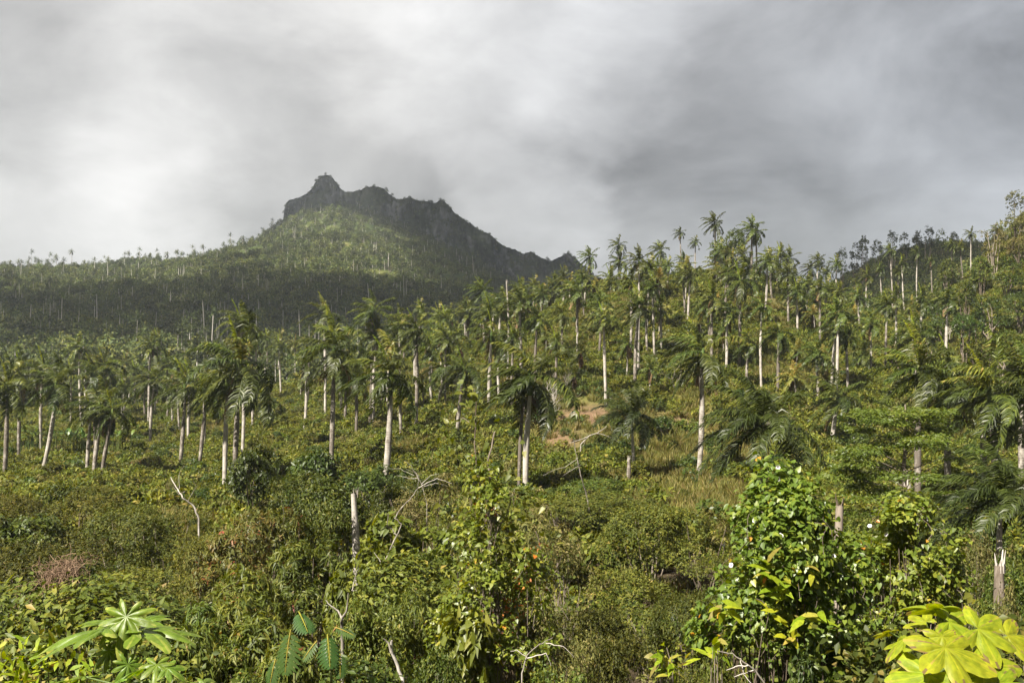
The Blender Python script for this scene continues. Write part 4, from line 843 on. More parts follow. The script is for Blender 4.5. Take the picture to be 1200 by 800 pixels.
# spindly trees with sparse leaves and dying vines in the centre
def sparse_tree(label, Y, chains, leafs, mat, vines, lm='heart', seed=1, L=.24):
    ro = branch_thing('sparse_tree', label, 'tree', Y, chains, 'bark'); r = np.random.default_rng(seed); g = np.array(ro.location); mb = MB()
    for (px, py, rad, n) in leafs:
        n = int(n*.62)
        c = pix(px, py, Y)-g; k = r.normal(size=(n, 3))*rad*Y/F*.5; P = c+k; D = unit(r.normal(size=(n, 3))*[1, 1, .5]-[0, 0, .35])
        leaves(mb, P, D, unit(r.normal(size=(n, 3))*.6+[0, -.5, .8]), L*r.uniform(.6, 1.25, n), L*.72, lm, 0, np.clip(r.random(n)*.8+r.uniform(0, .25), 0, 1))
    link('crown', mb.mesh('foliage', [M[mat]]), ro)
    if vines:
        mb = MB(); vines = [(a, b, c_, int(d*.38)) for a, b, c_, d in vines]
        for (px, py, rad, n) in vines:
            c = pix(px, py, Y-.8)-g; P = c+r.normal(size=(n, 3))*rad*Y/F*.45; D = unit(r.normal(size=(n, 3))*.6-[0, 0, .8]); leaves(mb, P, D, unit(r.normal(size=(n, 3))-[0, .6, 0]), .15*r.uniform(.6, 1.3, n), .075, 'kite', 0, r.random(n))
            for _ in range(max(2, n//26)):
                a = c+r.normal(size=3)*rad*Y/F*.4; q = a+np.array([r.normal()*.4, r.normal()*.3, -r.uniform(.5, 1.4)]); tube(mb, [a, (a+q)/2+r.normal(size=3)*.12, q], [.014, .012, .008], 3, 1)
        link('dying_vine', mb.mesh('dying_vine', [M['orange'], M['bark']]), ro)
    return ro
sparse_tree('spindly vine-hung tree with sparse big yellow-green leaves in the centre', 34, [
  ([(578, 800), (580, 720), (574, 640), (578, 590), (572, 540), (580, 505)], .10, .035), ([(576, 600), (560, 560), (556, 520), (558, 476), (556, 452)], .05, .02), ([(574, 640), (594, 600), (604, 570)], .04, .015), ([(580, 720), (604, 700), (628, 690)], .035, .012), ([(580, 740), (560, 700), (548, 670)], .035, .012), ([(558, 500), (542, 490), (536, 500)], .02, .01)],
  [(556, 462, 22, 34), (552, 480, 26, 26), (548, 520, 30, 22), (540, 498, 20, 14), (590, 520, 24, 16), (578, 560, 40, 40), (596, 600, 40, 60), (570, 610, 44, 70), (556, 640, 44, 80), (600, 640, 40, 60), (585, 660, 50, 90), (560, 700, 46, 90), (600, 720, 44, 80), (570, 750, 50, 90), (620, 760, 40, 50), (536, 606, 24, 18)], 'bright',
  [(620, 650, 16, 46), (624, 675, 18, 60), (606, 690, 16, 46), (592, 716, 24, 80), (604, 706, 24, 70), (580, 750, 26, 90), (572, 785, 26, 70), (632, 640, 10, 24), (575, 600, 10, 16)], seed=7)
sparse_tree('thin dark tree wrapped in leafy creeper right of the spindly one', 40, [
  ([(642, 800), (640, 740), (632, 690), (636, 650), (628, 620)], .07, .03), ([(636, 700), (652, 670), (660, 650)], .03, .012)],
  [(640, 660, 34, 70), (636, 690, 40, 90), (645, 720, 44, 100), (640, 760, 44, 100), (652, 640, 24, 40)], 'green', None, 'kite', 8, .2)

# the flat layered light-green tree on the right
def layered_tree():
    Y = 66; g = pix(1062, 600, Y); g[2] = float(gz(g[0], Y)); ro = empty('layered_tree', g); r = np.random.default_rng(90); mb = MB(); ms = MB()
    tube(ms, np.array([(0, 0, -.3), (.1, 0, 3.5), (-.1, .2, 6.8), (.1, .1, 9.2), (0, .2, 11)]), [.2, .17, .13, .09, .04], 8)
    Q = pix(1062, 480, Y)[2]-g[2]
    for k in range(44):
        z = Q*r.uniform(.36, 1.0); q = (1-abs(z/Q-.6)*1.2)*4.9*r.uniform(.3, 1); a = r.uniform(0, 6.28); c = np.array([q*math.cos(a)*1.2, q*math.sin(a), z])
        tube(ms, [np.array([0, 0, z-.9-q*.12]), c*[.5, .5, 1]-[0, 0, .3+q*.05], c], [.04, .022, .01], 4)
        n = 420; b = r.uniform(0, 6.28, n); t = np.sqrt(r.random(n))*r.uniform(.9, 1.6); P = c+np.stack([t*np.cos(b), t*np.sin(b), .1*r.normal(size=n)-.06*t*t], -1)
        D = unit(np.stack([np.cos(b), np.sin(b), -.15+.1*r.normal(size=n)], -1)+r.normal(size=(n, 3))*.5*[1, 1, .3]); leaves(mb, P, D, unit(r.normal(size=(n, 3))*.45+[0, -.25, 1]), .27*r.uniform(.7, 1.2, n), .11, 'kite', 0, np.clip(r.random(n)*.7+r.uniform(0, .3), 0, 1))
    link('trunk', ms.mesh('layered_trunk', [M['bark']]), ro); link('crown', mb.mesh('layered_crown', [M['bright']]), ro)
    tag(ro, 'bright green tree spreading in flat layered sprays before the dark right palms', 'tree')
layered_tree()

# vine mounds with white trumpet flowers
FL = []
def flower_mesh():
    mb = MB(); n = 15; a = np.arange(n)/n*6.283; rr_ = 0.05*(1+.06*np.cos(a*5)); V = [(0, 0, -.05)]+[(.018*math.cos(x), .018*math.sin(x), -.012) for x in a]+[(q*math.cos(x), q*math.sin(x), .004*math.cos(x*5)) for q, x in zip(rr_, a)]
    k = np.arange(n); j = (k+1) % n; mb.add(V, np.stack([0*k, 1+k, 1+j], -1), 0, .2); 
    mb.add(V, np.stack([1+k, 1+n+k, 1+n+j, 1+j], -1), 0, .9); return mb.mesh('flower', [M['petal']])
flower_me = flower_mesh()
def vine_mound(label, Y, lobes_px, n, flowers, seed, trunk_px=None, ycl=(), L=.125):
    c0 = lobes_px[0]; g = pix(c0[0], 600, Y); g[2] = float(gz(g[0], Y)); ro = empty('vine_mound', g); r = np.random.default_rng(seed)
    lo = []
    for px, py, rx, rz, dy in lobes_px:
        c = pix(px, py, Y+dy)-g; lo.append((c[0], c[1], c[2], rx*Y/F, (rx*Y/F)*.8, rz*Y/F))
    gt = Noise(seed, .42, 3); P, Nn = blob_points(r, lo, n, .62, -.75, gt, -.16); mb = MB(); twig_leaves(mb, r, P, Nn, 4, L, L*.8, 'heart', 0, .3, .2, .45, .8)
    for k in range(70):                                                    # trailing strands and leaf strings along the edges
        i = r.integers(0, len(P)); p = P[i]+Nn[i]*.12; m_ = 9; q = p+np.cumsum(np.stack([r.normal(size=m_)*.06+Nn[i][0]*.05, r.normal(size=m_)*.05+Nn[i][1]*.05, np.linspace(.02, -.14, m_)], -1), 0)
        tube(mb, q, .008, 3, 1, .3); leaves(mb, q[1:], unit(r.normal(size=(m_-1, 3))-[0, 0, .5]), unit(r.normal(size=(m_-1, 3))*.5+[0, -.4, 1]), L*r.uniform(.5, .9, m_-1), L*.6, 'heart', 0, r.random(m_-1))
    link('foliage', mb.mesh('vine_foliage', [M['vine'], M['bark']]), ro)
    ms = MB()
    for k in range(60):
        i = r.integers(0, len(P)); b = np.array([P[i][0]*.5, P[i][1]*.3, -.5]); e = P[i]*.9; m = (b+e)/2+r.normal(size=3)*.4; tube(ms, [b, m, e], [.03, .022, .01], 4)
    link('stems', ms.mesh('vine_stems', [M['bark']]), ro)
    for (px, py) in flowers:
        c = pix(px, py, Y)-g; d = P-c; k = np.argmin(d[:, 0]**2+d[:, 2]**2+.03*np.maximum(0, d[:, 1]+1)**2); q = P[k].copy(); q[0] = c[0]; q[2] = c[2]; q[1] = P[k][1]-.22
        f = link('flower', flower_me, ro, q); f.rotation_euler = Vector((r.normal()*.7, -1, .45+r.normal()*.5)).to_track_quat('Z', 'Y').to_euler()
    if ycl:
        for (px, py, kk) in ycl:
            c = pix(px, py, Y-1.0)-g; mb = MB(); P2 = c+r.normal(size=(kk, 3))*.09; D = unit(r.normal(size=(kk, 3))*[1, .7, .5]+[0, -.3, .1]); leaves(mb, P2, D, unit(r.normal(size=(kk, 3))*.4+[0, -.4, 1]), .40*r.uniform(.7, 1.2, kk), .15, 'lance', 0, r.random(kk)); link('leaf_spray', mb.mesh('leaf_spray', [M['ylime']]), ro)
    tag(ro, label, 'vine'); return ro
vine_mound('tall heart-leaved vine mound with white flowers and lime leaf sprays', 21, [(918, 640, 58, 62, 0), (876, 662, 34, 46, 0), (962, 650, 40, 48, .5), (908, 572, 22, 30, .4), (936, 596, 26, 30, .2), (886, 606, 24, 22, .3), (896, 706, 52, 54, .3), (950, 716, 48, 56, .2), (986, 690, 26, 40, .6), (862, 626, 18, 20, .4), (856, 700, 26, 26, .2), (920, 766, 62, 50, .4), (982, 610, 18, 16, .4), (846, 742, 30, 36, .3), (998, 738, 30, 40, .5), (848, 660, 16, 22, .5), (1004, 664, 16, 24, .7)], 3500,
  [(912, 561), (901, 616), (966, 644), (842, 632), (855, 660), (877, 604), (913, 548)], 71, ycl=[(850, 712, 9), (900, 668, 8), (944, 670, 7), (918, 690, 7), (945, 722, 9), (908, 716, 6), (930, 742, 6)])
vine_mound('lower heart-leaved vine mound with orange dying leaves beside the taller one', 24, [(1056, 634, 48, 34, 0), (1026, 640, 30, 32, 0), (1088, 636, 34, 34, .3), (1070, 672, 44, 42, .2), (1104, 684, 24, 44, .5), (1012, 676, 24, 36, .5), (1046, 722, 44, 42, .6), (1064, 600, 22, 16, .3), (1104, 612, 16, 16, .2)], 1700,
  [(1012, 612), (1083, 606), (1073, 612), (1031, 622)], 72)
vine_mound('tall creeper-covered mass in the centre with a few rusty leaves', 33, [(578, 606, 22, 40, 0), (556, 650, 34, 44, .3), (598, 662, 36, 46, 0), (574, 716, 50, 54, -.3), (612, 736, 40, 46, 0), (544, 752, 42, 46, .2), (590, 786, 56, 40, -.5), (628, 690, 22, 34, .3), (566, 560, 14, 30, .2)], 1500, [], 73, L=.15)
# palm stub wrapped by the vines
o = empty('dead_palm', (pix(988, 640, 27)[0], 27, float(gz(pix(988, 640, 27)[0], 27)))); t = pix(984, 592, 27)
link('trunk', trunk_mesh(np.random.default_rng(3), t[0]-o.location[0], 0, t[2]-o.location[2], .15), o); mb = MB(); rs = np.random.default_rng(4)
for k in range(8):
    a = rs.uniform(0, 6.28); b_ = np.array([t[0]-o.location[0]+.07*math.cos(a), .07*math.sin(a), t[2]-o.location[2]-.2]); tube(mb, [b_, b_+[0, 0, .2], b_+np.array([.04*math.cos(a), .04*math.sin(a), rs.uniform(.22, .6)])], [.035, .03, .008], 4)
o.children[0].data.materials[0] = M['bark']; link('splintered_top', mb.mesh('splintered_top', [M['bark']]), o); tag(o, 'dead palm trunk standing between the two vine mounds', 'dead palm')

# brown heap of dry vines on the left
def dry_heap():
    Y = 33; g = pix(75, 700, Y); g[2] = float(gz(g[0], Y)); ro = empty('dry_vine_heap', g); r = np.random.default_rng(15); mb = MB()
    top = pix(86, 660, Y)-g
    for k in range(620):
        q = r.random(); s0 = top+np.array([-q*1.15+r.normal()*.18, r.normal()*.45, -.12-1.35*q*q+r.normal()*.14]); m = 8; d = unit(np.array([-.5, r.normal()*.5, -.5-q*.6])+r.normal(size=3)*.75); pts = [s0]; ln = r.uniform(.5, 1.3)
        for i in range(m): d = unit(d+r.normal(size=3)*.42-[0, 0, .12]); pts.append(pts[-1]+d*ln/m)
        tube(mb, pts, [.009]*(m+1), 3, 0, r.random())
    link('strands', mb.mesh('dry_strands', [M['strand']]), ro)
    ms = MB(); tube(ms, np.array([(.2, .3, -.3), (.15, .25, top[2]*.5), top+[0, .3, -.1]]), [.09, .07, .04], 6); link('stem', ms.mesh('heap_stem', [M['bark']]), ro)
    tag(ro, 'drooping heap of dry brown vines among the left olive bushes', 'vine')
dry_heap()

# lobed big-leaf plants at the bottom corners
def lobed_leaf(r, size, nlobe, deep, span=5.5, pointed=1.0, droop=.25):
    """palmate leaf, attached at the origin, blade along +X, folded along each lobe"""
    m = nlobe*14+1; th = np.linspace(-span/2, span/2, m); ph = (th+span/2)/span*nlobe; fr = ph-np.floor(ph); lob = np.sin(np.pi*np.clip(fr, 0, 1))
    env = (.55+.45*np.cos(th*.5)**2)*(1+.10*np.sin(ph*2.1+size*40)); rad = size*env*((1-deep)+deep*np.clip(lob, 0, 1)**(1.5*pointed))*(1+.012*r.normal(size=m)); rad = rad*(1+.05*np.abs(np.sin(fr*np.pi*3))); rad[-1] = rad[0]
    V = [(0, 0, 0)]; 
    QS = (.16, .33, .5, .67, .84, 1.0)
    for q in QS:
        z = -droop*size*(q*rad/size)**2+.12*size*q*(lob-.5)+.035*size*q*np.sin(3*th+q*4)
        V += list(np.stack([rad*q*np.cos(th), rad*q*np.sin(th), z], -1))
    k = np.arange(m-1); f3 = np.stack([0*k, 1+k, 2+k], -1); f4 = np.concatenate([np.stack([1+i*m+k, 1+(i+1)*m+k, 2+(i+1)*m+k, 2+i*m+k], -1) for i in range(5)])
    base_v = np.where((fr[:-1] > .44) & (fr[:-1] < .56), .95, .3)
    return np.array(V), f3, f4, np.clip(np.tile(base_v*.8, 5)+np.where(np.repeat([0, 0, 0, 0, 1], m-1)*(np.sin(np.tile(np.arange(m-1), 5)*.31+size*50) > .72), .5, 0)+r.normal(size=5*(m-1))*.12+np.repeat([0, 0, .05, .1, .2], m-1), 0, 1), base_v
def rot_to(V, yaw, pitch, roll):
    cy, sy, cp, sp, cr, sr = math.cos(yaw), math.sin(yaw), math.cos(pitch), math.sin(pitch), math.cos(roll), math.sin(roll)
    Rx = np.array([[1, 0, 0], [0, cr, -sr], [0, sr, cr]]); Ry = np.array([[cp, 0, -sp], [0, 1, 0], [sp, 0, cp]]); Rz = np.array([[cy, -sy, 0], [sy, cy, 0], [0, 0, 1]]); return V@(Rz@Ry@Rx).T
def big_leaf_plant(name, label, Y, stem_px, leaf_list, nlobe, deep, mat, seed, span=5.5, pointed=1., droop=.25):
    r = np.random.default_rng(seed); base = pix(*stem_px[0], Y); g = np.array([base[0], Y, float(gz(base[0], Y))]); ro = empty(name, g)
    P = np.array([pix(a, b, Y) for a, b in stem_px])-g; P = np.concatenate([[[0, 0, -.2]], P]); ms = MB(); tube(ms, P, np.linspace(.05, .022, len(P)), 7); link('stem', ms.mesh('plant_stem', [M['shaft']]), ro)
    tip = P[-1]
    for (px, py, size, dy, yaw, pitch, roll) in leaf_list:
        c = pix(px, py, Y+dy)-g; mb = MB(); V, f3, f4, v, v0 = lobed_leaf(r, size*.8, nlobe, deep, span, pointed, droop); V = rot_to(V, R(yaw), R(pitch), R(roll))
        mb.add(V, f3, 0, v0); mb.add(V, f4, 0, v); lf = link('leaf', mb.mesh('lobed_leaf', [M[mat]]), ro, c)
        ms = MB(); t = tip-np.array([0, 0, r.uniform(0, .35)])-c; tube(ms, [t, t*.5+np.array([0, 0, -.05]), [0, 0, -.004]], [.011, .009, .006], 5); link('petiole', ms.mesh('petiole', [M['shaft']]), lf)
    tag(ro, label, 'plant'); return ro
big_leaf_plant('lobed_leaf_plant', 'lime-yellow plant with large five-lobed leaves at the bottom right corner', 7.0, [(1106, 800), (1104, 760), (1103, 738), (1102, 716)], [
 (1101, 712, .33, -.05, 175, 8, 25), (1108, 722, .24, .1, 20, -10, 20), (1060, 748, .25, -.25, 205, -25, 20), (1042, 740, .16, -.1, 180, -5, 30), (1112, 728, .34, -.15, -15, -22, 25), (1108, 758, .42, -.45, -80, -36, 0), (1146, 736, .36, -.2, -18, -20, 30), (1104, 745, .20, -.3, -90, -50, 0), (1150, 780, .40, -.4, -40, -30, 20), (1090, 790, .42, -.5, 230, -35, -15), (1180, 744, .32, .1, 0, -10, 35), (1072, 775, .28, -.2, 210, -30, 15), (1168, 800, .36, -.5, -70, -30, 10), (1085, 728, .2, .2, 120, 10, -20)],
 5, .5, 'ylime', 31, 5.0, .8, .22)
big_leaf_plant('lobed_leaf_plant', 'plant with one upright umbrella leaf of nine pointed lobes, bottom left', 8.0, [(142, 800), (144, 770), (147, 745)], [
 (148, 722, .36, -.15, -92, -52, 0), (122, 736, .66, -.1, 192, -6, 8), (166, 736, .62, 0, -10, 2, -6), (128, 728, .36, .2, 160, 4, 10), (168, 727, .3, .3, 50, 12, 0), (128, 762, .22, -.1, -110, -60, 0), (150, 778, .20, -.3, -60, -65, 0)],
 9, .62, 'cecro', 32, 5.9, .9, .3)
big_leaf_plant('lobed_leaf_plant', 'low plant with small yellowish lobed leaves under the umbrella-leaf plant', 7.2, [(176, 820), (180, 795)], [
 (184, 778, .20, -.1, -75, -30, 0), (170, 782, .19, 0, 190, -20, 20), (196, 782, .18, -.1, -10, -20, 20), (240, 800, .25, 0, 0, -20, 0), (140, 796, .2, -.1, 180, -30, 0), (60, 800, .24, 0, 170, -20, 20), (100, 792, .2, 0, 150, -10, 10)], 7, .6, 'cecro', 33, 5.6, .9, .3)
# undergrowth of lime leaves at the lower left corner
def leafy_patch(name, label, Y, spots_px, mat, L, seed, tpl='kite', wr=.5):
    r = np.random.default_rng(seed); c0 = spots_px[0]; g = pix(c0[0], c0[1], Y); g[2] = float(gz(g[0], Y)); ro = empty(name, g); mb = MB(); ms = MB()
    for px, py, rad, n in spots_px:
        c = pix(px, py, Y)-g; P = c+r.normal(size=(n, 3))*rad*Y/F*.55; D = unit(r.normal(size=(n, 3))+[0, -.2, .1]); leaves(mb, P, D, unit(r.normal(size=(n, 3))*.5+[0, -.3, 1]), L*r.uniform(.6, 1.3, n), L*wr, tpl, 0, r.random(n))
        for _ in range(7):
            e = c+r.normal(size=3)*rad*Y/F*.4; b = np.array([e[0]*.6, e[1]+.1, -.2]); tube(ms, [b, (b+e)/2+r.normal(size=3)*.08, e], [.014, .011, .005], 4)
    link('foliage', mb.mesh('patch_leaves', [M[mat]]), ro); link('stems', ms.mesh('patch_stems', [M['bark']]), ro); tag(ro, label, 'plant')
leafy_patch('leafy_weed', 'mixed green weeds crowding the bottom left corner', 9.5, [(25, 770, 40, 190), (60, 790, 40, 190), (110, 780, 44, 170), (10, 795, 30, 150), (150, 795, 40, 150), (210, 800, 40, 150), (80, 765, 30, 110), (-40, 770, 40, 150)], 'green', .11, 44)
leafy_patch('leafy_weed', 'tuft of yellow-lime leaves at the left corner under the pale lobed leaves', 8.6, [(15, 790, 26, 70), (50, 775, 20, 36), (96, 790, 20, 36)], 'ylime', .13, 45, 'lance', .32)
leafy_patch('leafy_weed', 'dark leafy weeds under the lime-yellow corner plant', 10, [(1040, 790, 40, 220), (1100, 800, 50, 240), (1160, 790, 50, 240), (1200, 760, 40, 190), (1010, 800, 40, 160), (1250, 790, 50, 190)], 'green', .13, 46)
leafy_patch('leafy_weed', 'small lime seedling leaves near the bent dry branches', 19, [(842, 760, 12, 12), (778, 775, 12, 14), (790, 782, 12, 12), (770, 766, 8, 8)], 'ylime', .3, 47, 'lance', .4)

# split-leaf climbers
def split_leaf(label, Y, px, py, size, yaw, pitch, roll, extra, seed):
    r = np.random.default_rng(seed); c = pix(px, py, Y); g = np.array([c[0], Y+.2, float(gz(c[0], Y+.2))]); ro = empty('split_leaf_plant', g)
    ms = MB(); top = c-g; tube(ms, [(0, 0, -.2), (0.05, .1, top[2]*.5), top+[0, .25, -.1]], [.04, .035, .02], 6); link('stem', ms.mesh('split_stem', [M['shaft']]), ro)
    for i, (ox, oy, oz, s, yw, pt, rl) in enumerate([(0, 0, 0, 1, yaw, pitch, roll)]+extra):
        mb = MB(); L = size*s; n = 9; t = np.linspace(.04, .96, n); x = t*L
        for sg in (1, -1):
            w_ = L*.46*np.sin(np.pi*(t*.8+.16))**.8; D = unit(np.stack([.45+.5*t, sg*np.ones(n), -.12*np.ones(n)], -1)); P = np.stack([x, 0*x, -.12*x*x/L], -1)
            leaves(mb, P, D, np.tile([[0, 0, 1.]], (n, 1)), w_*1.15, L/n*.98, 'lance', 0, .3+.3*r.random(n))
        tube(mb, np.stack([np.linspace(-.1, 1, 6)*L, np.zeros(6), -.12*(np.linspace(-.1, 1, 6))**2*L+.004], -1), [.012, .012, .011, .009, .006, .003], 4, 1, .9)
        for nm_ in mb.V: nm_[:] = rot_to(nm_, R(yw), R(pt), R(rl))
        link('leaf', mb.mesh('split_leaf', [M['dark2'], M['ylime']]), ro, top+np.array([ox, oy, oz]))
    tag(ro, label, 'plant')
M['dark2'] = leaf_mat('split_leaf_green', [(0, (.026, .062, .014)), (1, (.055, .11, .022))], .3, .5, .2, .1)
split_leaf('glossy split leaf with a pale midrib, hanging beside the narrow-leaf shrubs', 15, 340, 742, .56, -100, -62, 8, [(.1, .2, .25, .75, -60, -20, 0), (-.25, .1, -.45, .6, -110, -60, 0)], 61)
split_leaf('pair of darker split leaves under the small forked dead tree', 16, 384, 746, .47, -70, -55, 0, [(.12, .1, .12, .7, -20, -10, 10), (-.2, .05, -.1, .7, -140, -40, 0), (.2, 0, -.3, .7, -80, -60, 0)], 62)

# banana-like broad clump behind the left palms
def broad_clump(label, px, py, Y, n, seed):
    r = np.random.default_rng(seed); c = pix(px, py, Y); g = np.array([c[0], Y, float(gz(c[0], Y))]); ro = empty('banana_plant', g); mb = MB(); ms = MB()
    for k in range(n):
        a = r.uniform(0, 6.28); b = np.array([r.normal()*1.6, r.normal()*1.2, 0]); H = r.uniform(.7, 1)*(c[2]-g[2]); e = R(r.uniform(35, 75)); d = np.array([math.cos(a)*math.cos(e), math.sin(a)*math.cos(e), math.sin(e)])
        p = b+[0, 0, H*.6]; m = 6; ds = 1.5/m*1.4; pts = [p]; 
        for i in range(m): d = unit(d+np.array([0, 0, -.2])+W*.08); pts.append(pts[-1]+d*ds)
        pts = np.array(pts); S = unit(np.cross(np.gradient(pts, axis=0), [0, 0, 1])); w_ = np.array([.05, .2, .27, .28, .25, .17, .02])[:, None]; V = np.stack([pts-S*w_-[0, 0, .03], pts+[0, 0, .05], pts+S*w_-[0, 0, .03]], 1).reshape(-1, 3)
        f = np.array([[3*i+j, 3*i+j+1, 3*i+j+4, 3*i+j+3] for i in range(m) for j in range(2)]); mb.add(V, f, 0, r.random()); tube(ms, [b-[0, 0, .2], b*.95+[0, 0, H*.3], p], [.09, .07, .03], 5)
    link('leaves', mb.mesh('banana_leaves', [M['green2']]), ro); link('stems', ms.mesh('banana_stems', [M['shaft']]), ro); tag(ro, label, 'plant')
M['green2'] = leaf_mat('banana_leaf', [(0, (.06, .12, .02)), (1, (.13, .19, .035))], .4, .5, .3, .2)
for i, (a, b, y_, n, lb) in enumerate([(40, 478, 178, 26, 'clump of banana-like plants behind the leftmost palms'), (82, 480, 182, 30, 'clump of banana-like plants between the leaning palm and the trio'), (130, 478, 186, 22, 'clump of banana-like plants behind the three close palms')]): broad_clump(lb, a, b, y_, n, 80+i)

# round dark little trees on the soil patch, trees of the ridge and right slope
def little_tree(label, px, topy, Y, w, seed, mat='dark', nm='small_tree', tr=.35, n=240, L=.3):
    x = (px-600)/F*Y; g = float(gz(x, Y)); h = CZ-(topy-400)/F*Y-g; h = max(h, 2.0); r = np.random.default_rng(seed); ro = empty(nm, (x, Y, g)); lo = [(a, b, c+h*tr*.6, d, e, f) for a, b, c, d, e, f in lobe_set(r, w, h*(1-tr*.6), 7, .1)]
    P, Nn = blob_points(r, lo, n, .6, -.6, Noise(seed, .5/w, 2), -.3); mb = MB(); twig_leaves(mb, r, P, Nn, 7, L, L*.5, 'quad', 0, L*1.2, .3, .3)
    ms = MB(); stems(ms, r, lo, h, 6, .12 if h < 6 else .2); link('trunk', ms.mesh('tree_trunk', [M['bark']]), ro); link('crown', mb.mesh('tree_crown', [M[mat]]), ro); tag(ro, label, 'tree'); return ro
little_tree('small dark round tree with a shadow on the bare soil', 646, 472, 152, 1.2, 601)
little_tree('dark oval tree standing right of the young blue-green palm', 778, 488, 138, 1.5, 602)
little_tree('rounded green bush tree on the grassy slope by the lone palm', 806, 500, 142, 1.9, 603, 'green')
little_tree('dark bush tree right of the lone palm over the open slope', 838, 508, 128, 1.3, 604)
little_tree('leafy dark broadleaf tree on the crest under the two highest palms', 860, 268, 292, 4.2, 605, 'dark', 'tree', .3, 420, .5)
little_tree('leafy broadleaf tree on the crest left of the twin-trunk palm', 846, 278, 285, 3.4, 606, 'green', 'tree', .3, 360, .5)
for i, (px, ty, w) in enumerate([(962, 300, 3.0), (987, 288, 3.4), (1002, 284, 3.0), (1012, 275, 2.6), (1028, 280, 3.4), (1046, 268, 3.6), (1060, 272, 3.2), (1076, 270, 3.4), (1088, 264, 3.0), (1103, 268, 3.4), (1118, 272, 3.2)]):
    t_ = little_tree('tmp', px, ty, 520, w, 620+i, 'forest', 'tree', .5, 200, .7); later(t_, 'dark tree on the shaded far hilltop', 'against the grey sky', px, 'tree', 'trees of the shaded far hilltop')
for i, (px, ty, Y, w, m) in enumerate([(1190, 222, 285, 4, 'dry'), (1165, 262, 270, 3.6, 'dry'), (1180, 300, 240, 4, 'green'), (1150, 300, 262, 3.4, 'green'), (1195, 275, 262, 3.6, 'dry'), (1130, 330, 240, 3.6, 'green'), (1160, 345, 215, 4, 'dark'), (1195, 340, 215, 4.2, 'dark'), (1130, 365, 205, 3.6, 'dark'), (1100, 352, 225, 3.4, 'dark'), (1180, 385, 180, 3.8, 'green'), (1085, 372, 205, 3.4, 'green'), (1150, 395, 175, 3.4, 'olive'), (1060, 385, 190, 3.4, 'green'), (1210, 250, 290, 4, 'dry'), (1110, 302, 300, 3, 'green')]):
    t_ = little_tree('tmp', px, ty, Y, w, 640+i, m, 'tree', .35, 380, .42); later(t_, {'dry': 'tawny dry-leaved tree', 'green': 'green broadleaf tree', 'dark': 'dark broadleaf tree', 'olive': 'olive-leaved tree'}[m], 'on the right scrub hill', px, 'tree', 'trees of the right scrub hill')
for i, (px, y0, Y, hh) in enumerate([(646, 455, 160, 6), (662, 452, 165, 6.5), (640, 462, 150, 5), (790, 455, 168, 5), (1165, 255, 285, 7), (1180, 235, 290, 7), (1192, 232, 288, 6), (540, 400, 190, 6), (1110, 345, 230, 6), (905, 470, 140, 4)]):
    x = (px-600)/F*Y; g = float(gz(x, Y)); rr2 = np.random.default_rng(700+i); mb = MB(); branchy(mb, rr2, np.array([0, 0, -.3]), np.array([rr2.normal()*.15, 0, 1.]), hh*.55, .10, 3, 0, .25, 4); o = link('bare_tree', mb.mesh('bare_tree', [M['dead']]), None, (x, Y, g))
    later(o, 'leafless pale twiggy tree', 'on the right scrub hill' if px > 1000 else 'on the sunny hillside', px, 'tree', 'leafless trees of the slopes')
write_labels()

# ------------------------------------------------------------------ air and the clouds that shade the far hills
def haze():
    m, N, L = new_mat('valley_haze'); v = N.new('ShaderNodeVolumePrincipled'); v.inputs['Color'].default_value = (.80, .88, 1.0, 1); v.inputs['Density'].default_value = HAZE; v.inputs['Anisotropy'].default_value = .2
    o = N.new('ShaderNodeOutputMaterial'); L.new(v.outputs[0], o.inputs['Volume'])
    x0, x1, y0, y1, z0, z1 = -3300, 4400, -80, 3420, float(min(Zg.min(), hZ.min(), MV[:, :, 2].min()))-1.5, 392
    V = [(x, y, z) for z in (z0, z1) for y in (y0, y1) for x in (x0, x1)]; f = [(0, 2, 3, 1), (4, 5, 7, 6), (0, 1, 5, 4), (2, 6, 7, 3), (0, 4, 6, 2), (1, 3, 7, 5)]
    mb = MB(); mb.add(V, f); kind(link('haze', mb.mesh('haze', [m])), 'stuff')
HAZE = 0.0001
haze()
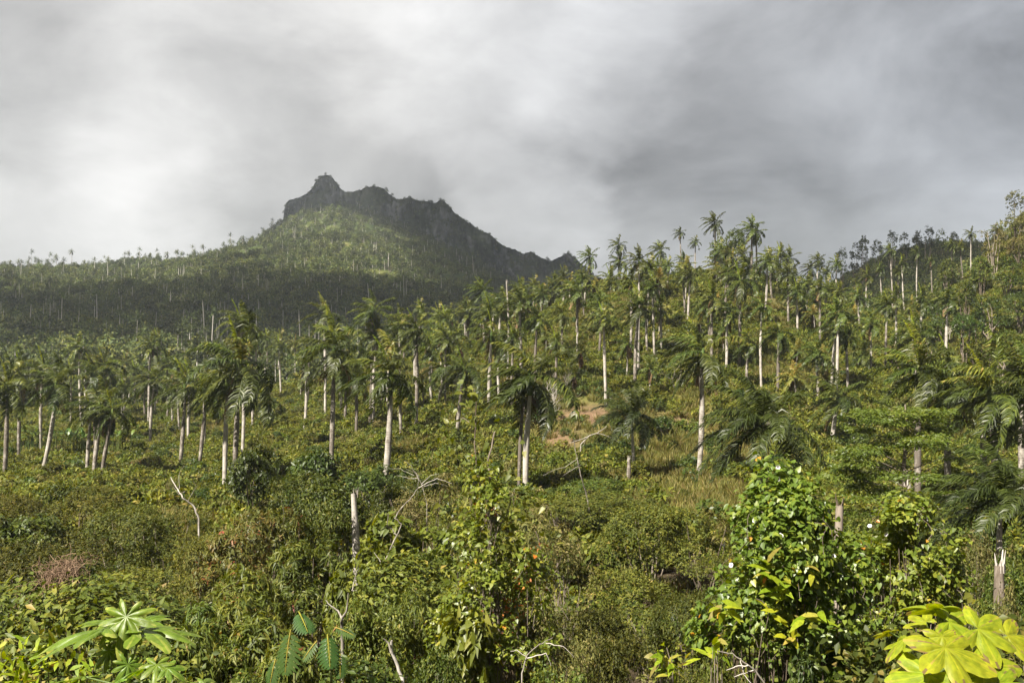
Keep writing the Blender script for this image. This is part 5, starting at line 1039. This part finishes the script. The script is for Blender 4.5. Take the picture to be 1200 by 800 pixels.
def clouds():
    """closed lumpy cloud bank above the valley's far side; it lies between the sun and the far hills"""
    m, N, L = new_mat('cloud'); v = N.new('ShaderNodeVolumePrincipled'); v.inputs['Color'].default_value = (.97, .97, .98, 1); v.inputs['Density'].default_value = .015; v.inputs['Anisotropy'].default_value = .3
    o = N.new('ShaderNodeOutputMaterial'); L.new(v.outputs[0], o.inputs['Volume'])
    zb = 1150.0; sh = sd[:2]/sd[2]; xs = np.arange(-1500, 1501, 25.); ys = np.arange(350, 2175, 25.); X, Y = np.meshgrid(xs, ys)   # X, Y: where the shadow lands
    n1, n2 = Noise(201, .0035, 4, 2), Noise(202, .011, 3, 2); px = 600+F*X/Y; P = np.stack([X, Y], -1)
    th = 85+70*n1(P)+40*n2(P)
    sm = lambda v, a, b: np.clip((v-a)/(b-a), 0, 1)**2*(3-2*np.clip((v-a)/(b-a), 0, 1))
    lit = np.maximum(sm(Y, 620, 1200)*sm(-Y, -1780, -1600)*sm(-px, -520, -440)*.95, 0)         # the gap that lets light on the upper slopes
    lit = np.maximum(lit, sm(-Y, -420, -350)*(1-sm(px, 640, 720))); lit = np.maximum(lit, (sm(px, 640, 720))*(sm(-Y, -355, -325))); lit = np.maximum(lit, sm(px, 1135, 1165)*sm(-Y, -520, -470))
    th = th+45-165*lit; th *= sm(Y, 360, 640)*.75+.25*sm(Y, 360, 420)
    nr, nc = th.shape; zl = 100.0; ox, oy = sh*(zb-CZ-zl)
    ok = th > 6; thc = np.clip(th, 1, 170)
    bot = np.stack([X+ox, Y+oy, zb-thc*.2], -1).reshape(-1, 3); topv = np.stack([X+ox, Y+oy, zb+thc], -1).reshape(-1, 3)
    fc = ok[:-1, :-1] & ok[1:, :-1] & ok[:-1, 1:] & ok[1:, 1:]; F4 = grid_faces(nr, nc); F4k = F4[fc.ravel()]; off = nr*nc
    mb = MB(); mb.add(np.concatenate([bot, topv]), np.concatenate([F4k[:, ::-1], F4k+off]))
    ii, jj = np.nonzero(fc); side = []
    fp = np.pad(fc, 1)
    for di, dj, a, b in [(-1, 0, (0, 0), (0, 1)), (1, 0, (1, 1), (1, 0)), (0, -1, (1, 0), (0, 0)), (0, 1, (0, 1), (1, 1))]:
        e = ~fp[ii+1+di, jj+1+dj]; va = (ii[e]+a[0])*nc+jj[e]+a[1]; vb = (ii[e]+b[0])*nc+jj[e]+b[1]; side.append(np.stack([va, vb, vb+off, va+off], -1))
    Sd = np.concatenate(side); mb.V.append(np.zeros((0, 3))); mb.Fc.append((Sd, 0, np.full(len(Sd), .4)))
    kind(link('clouds', mb.mesh('clouds', [m])), 'stuff')
clouds()
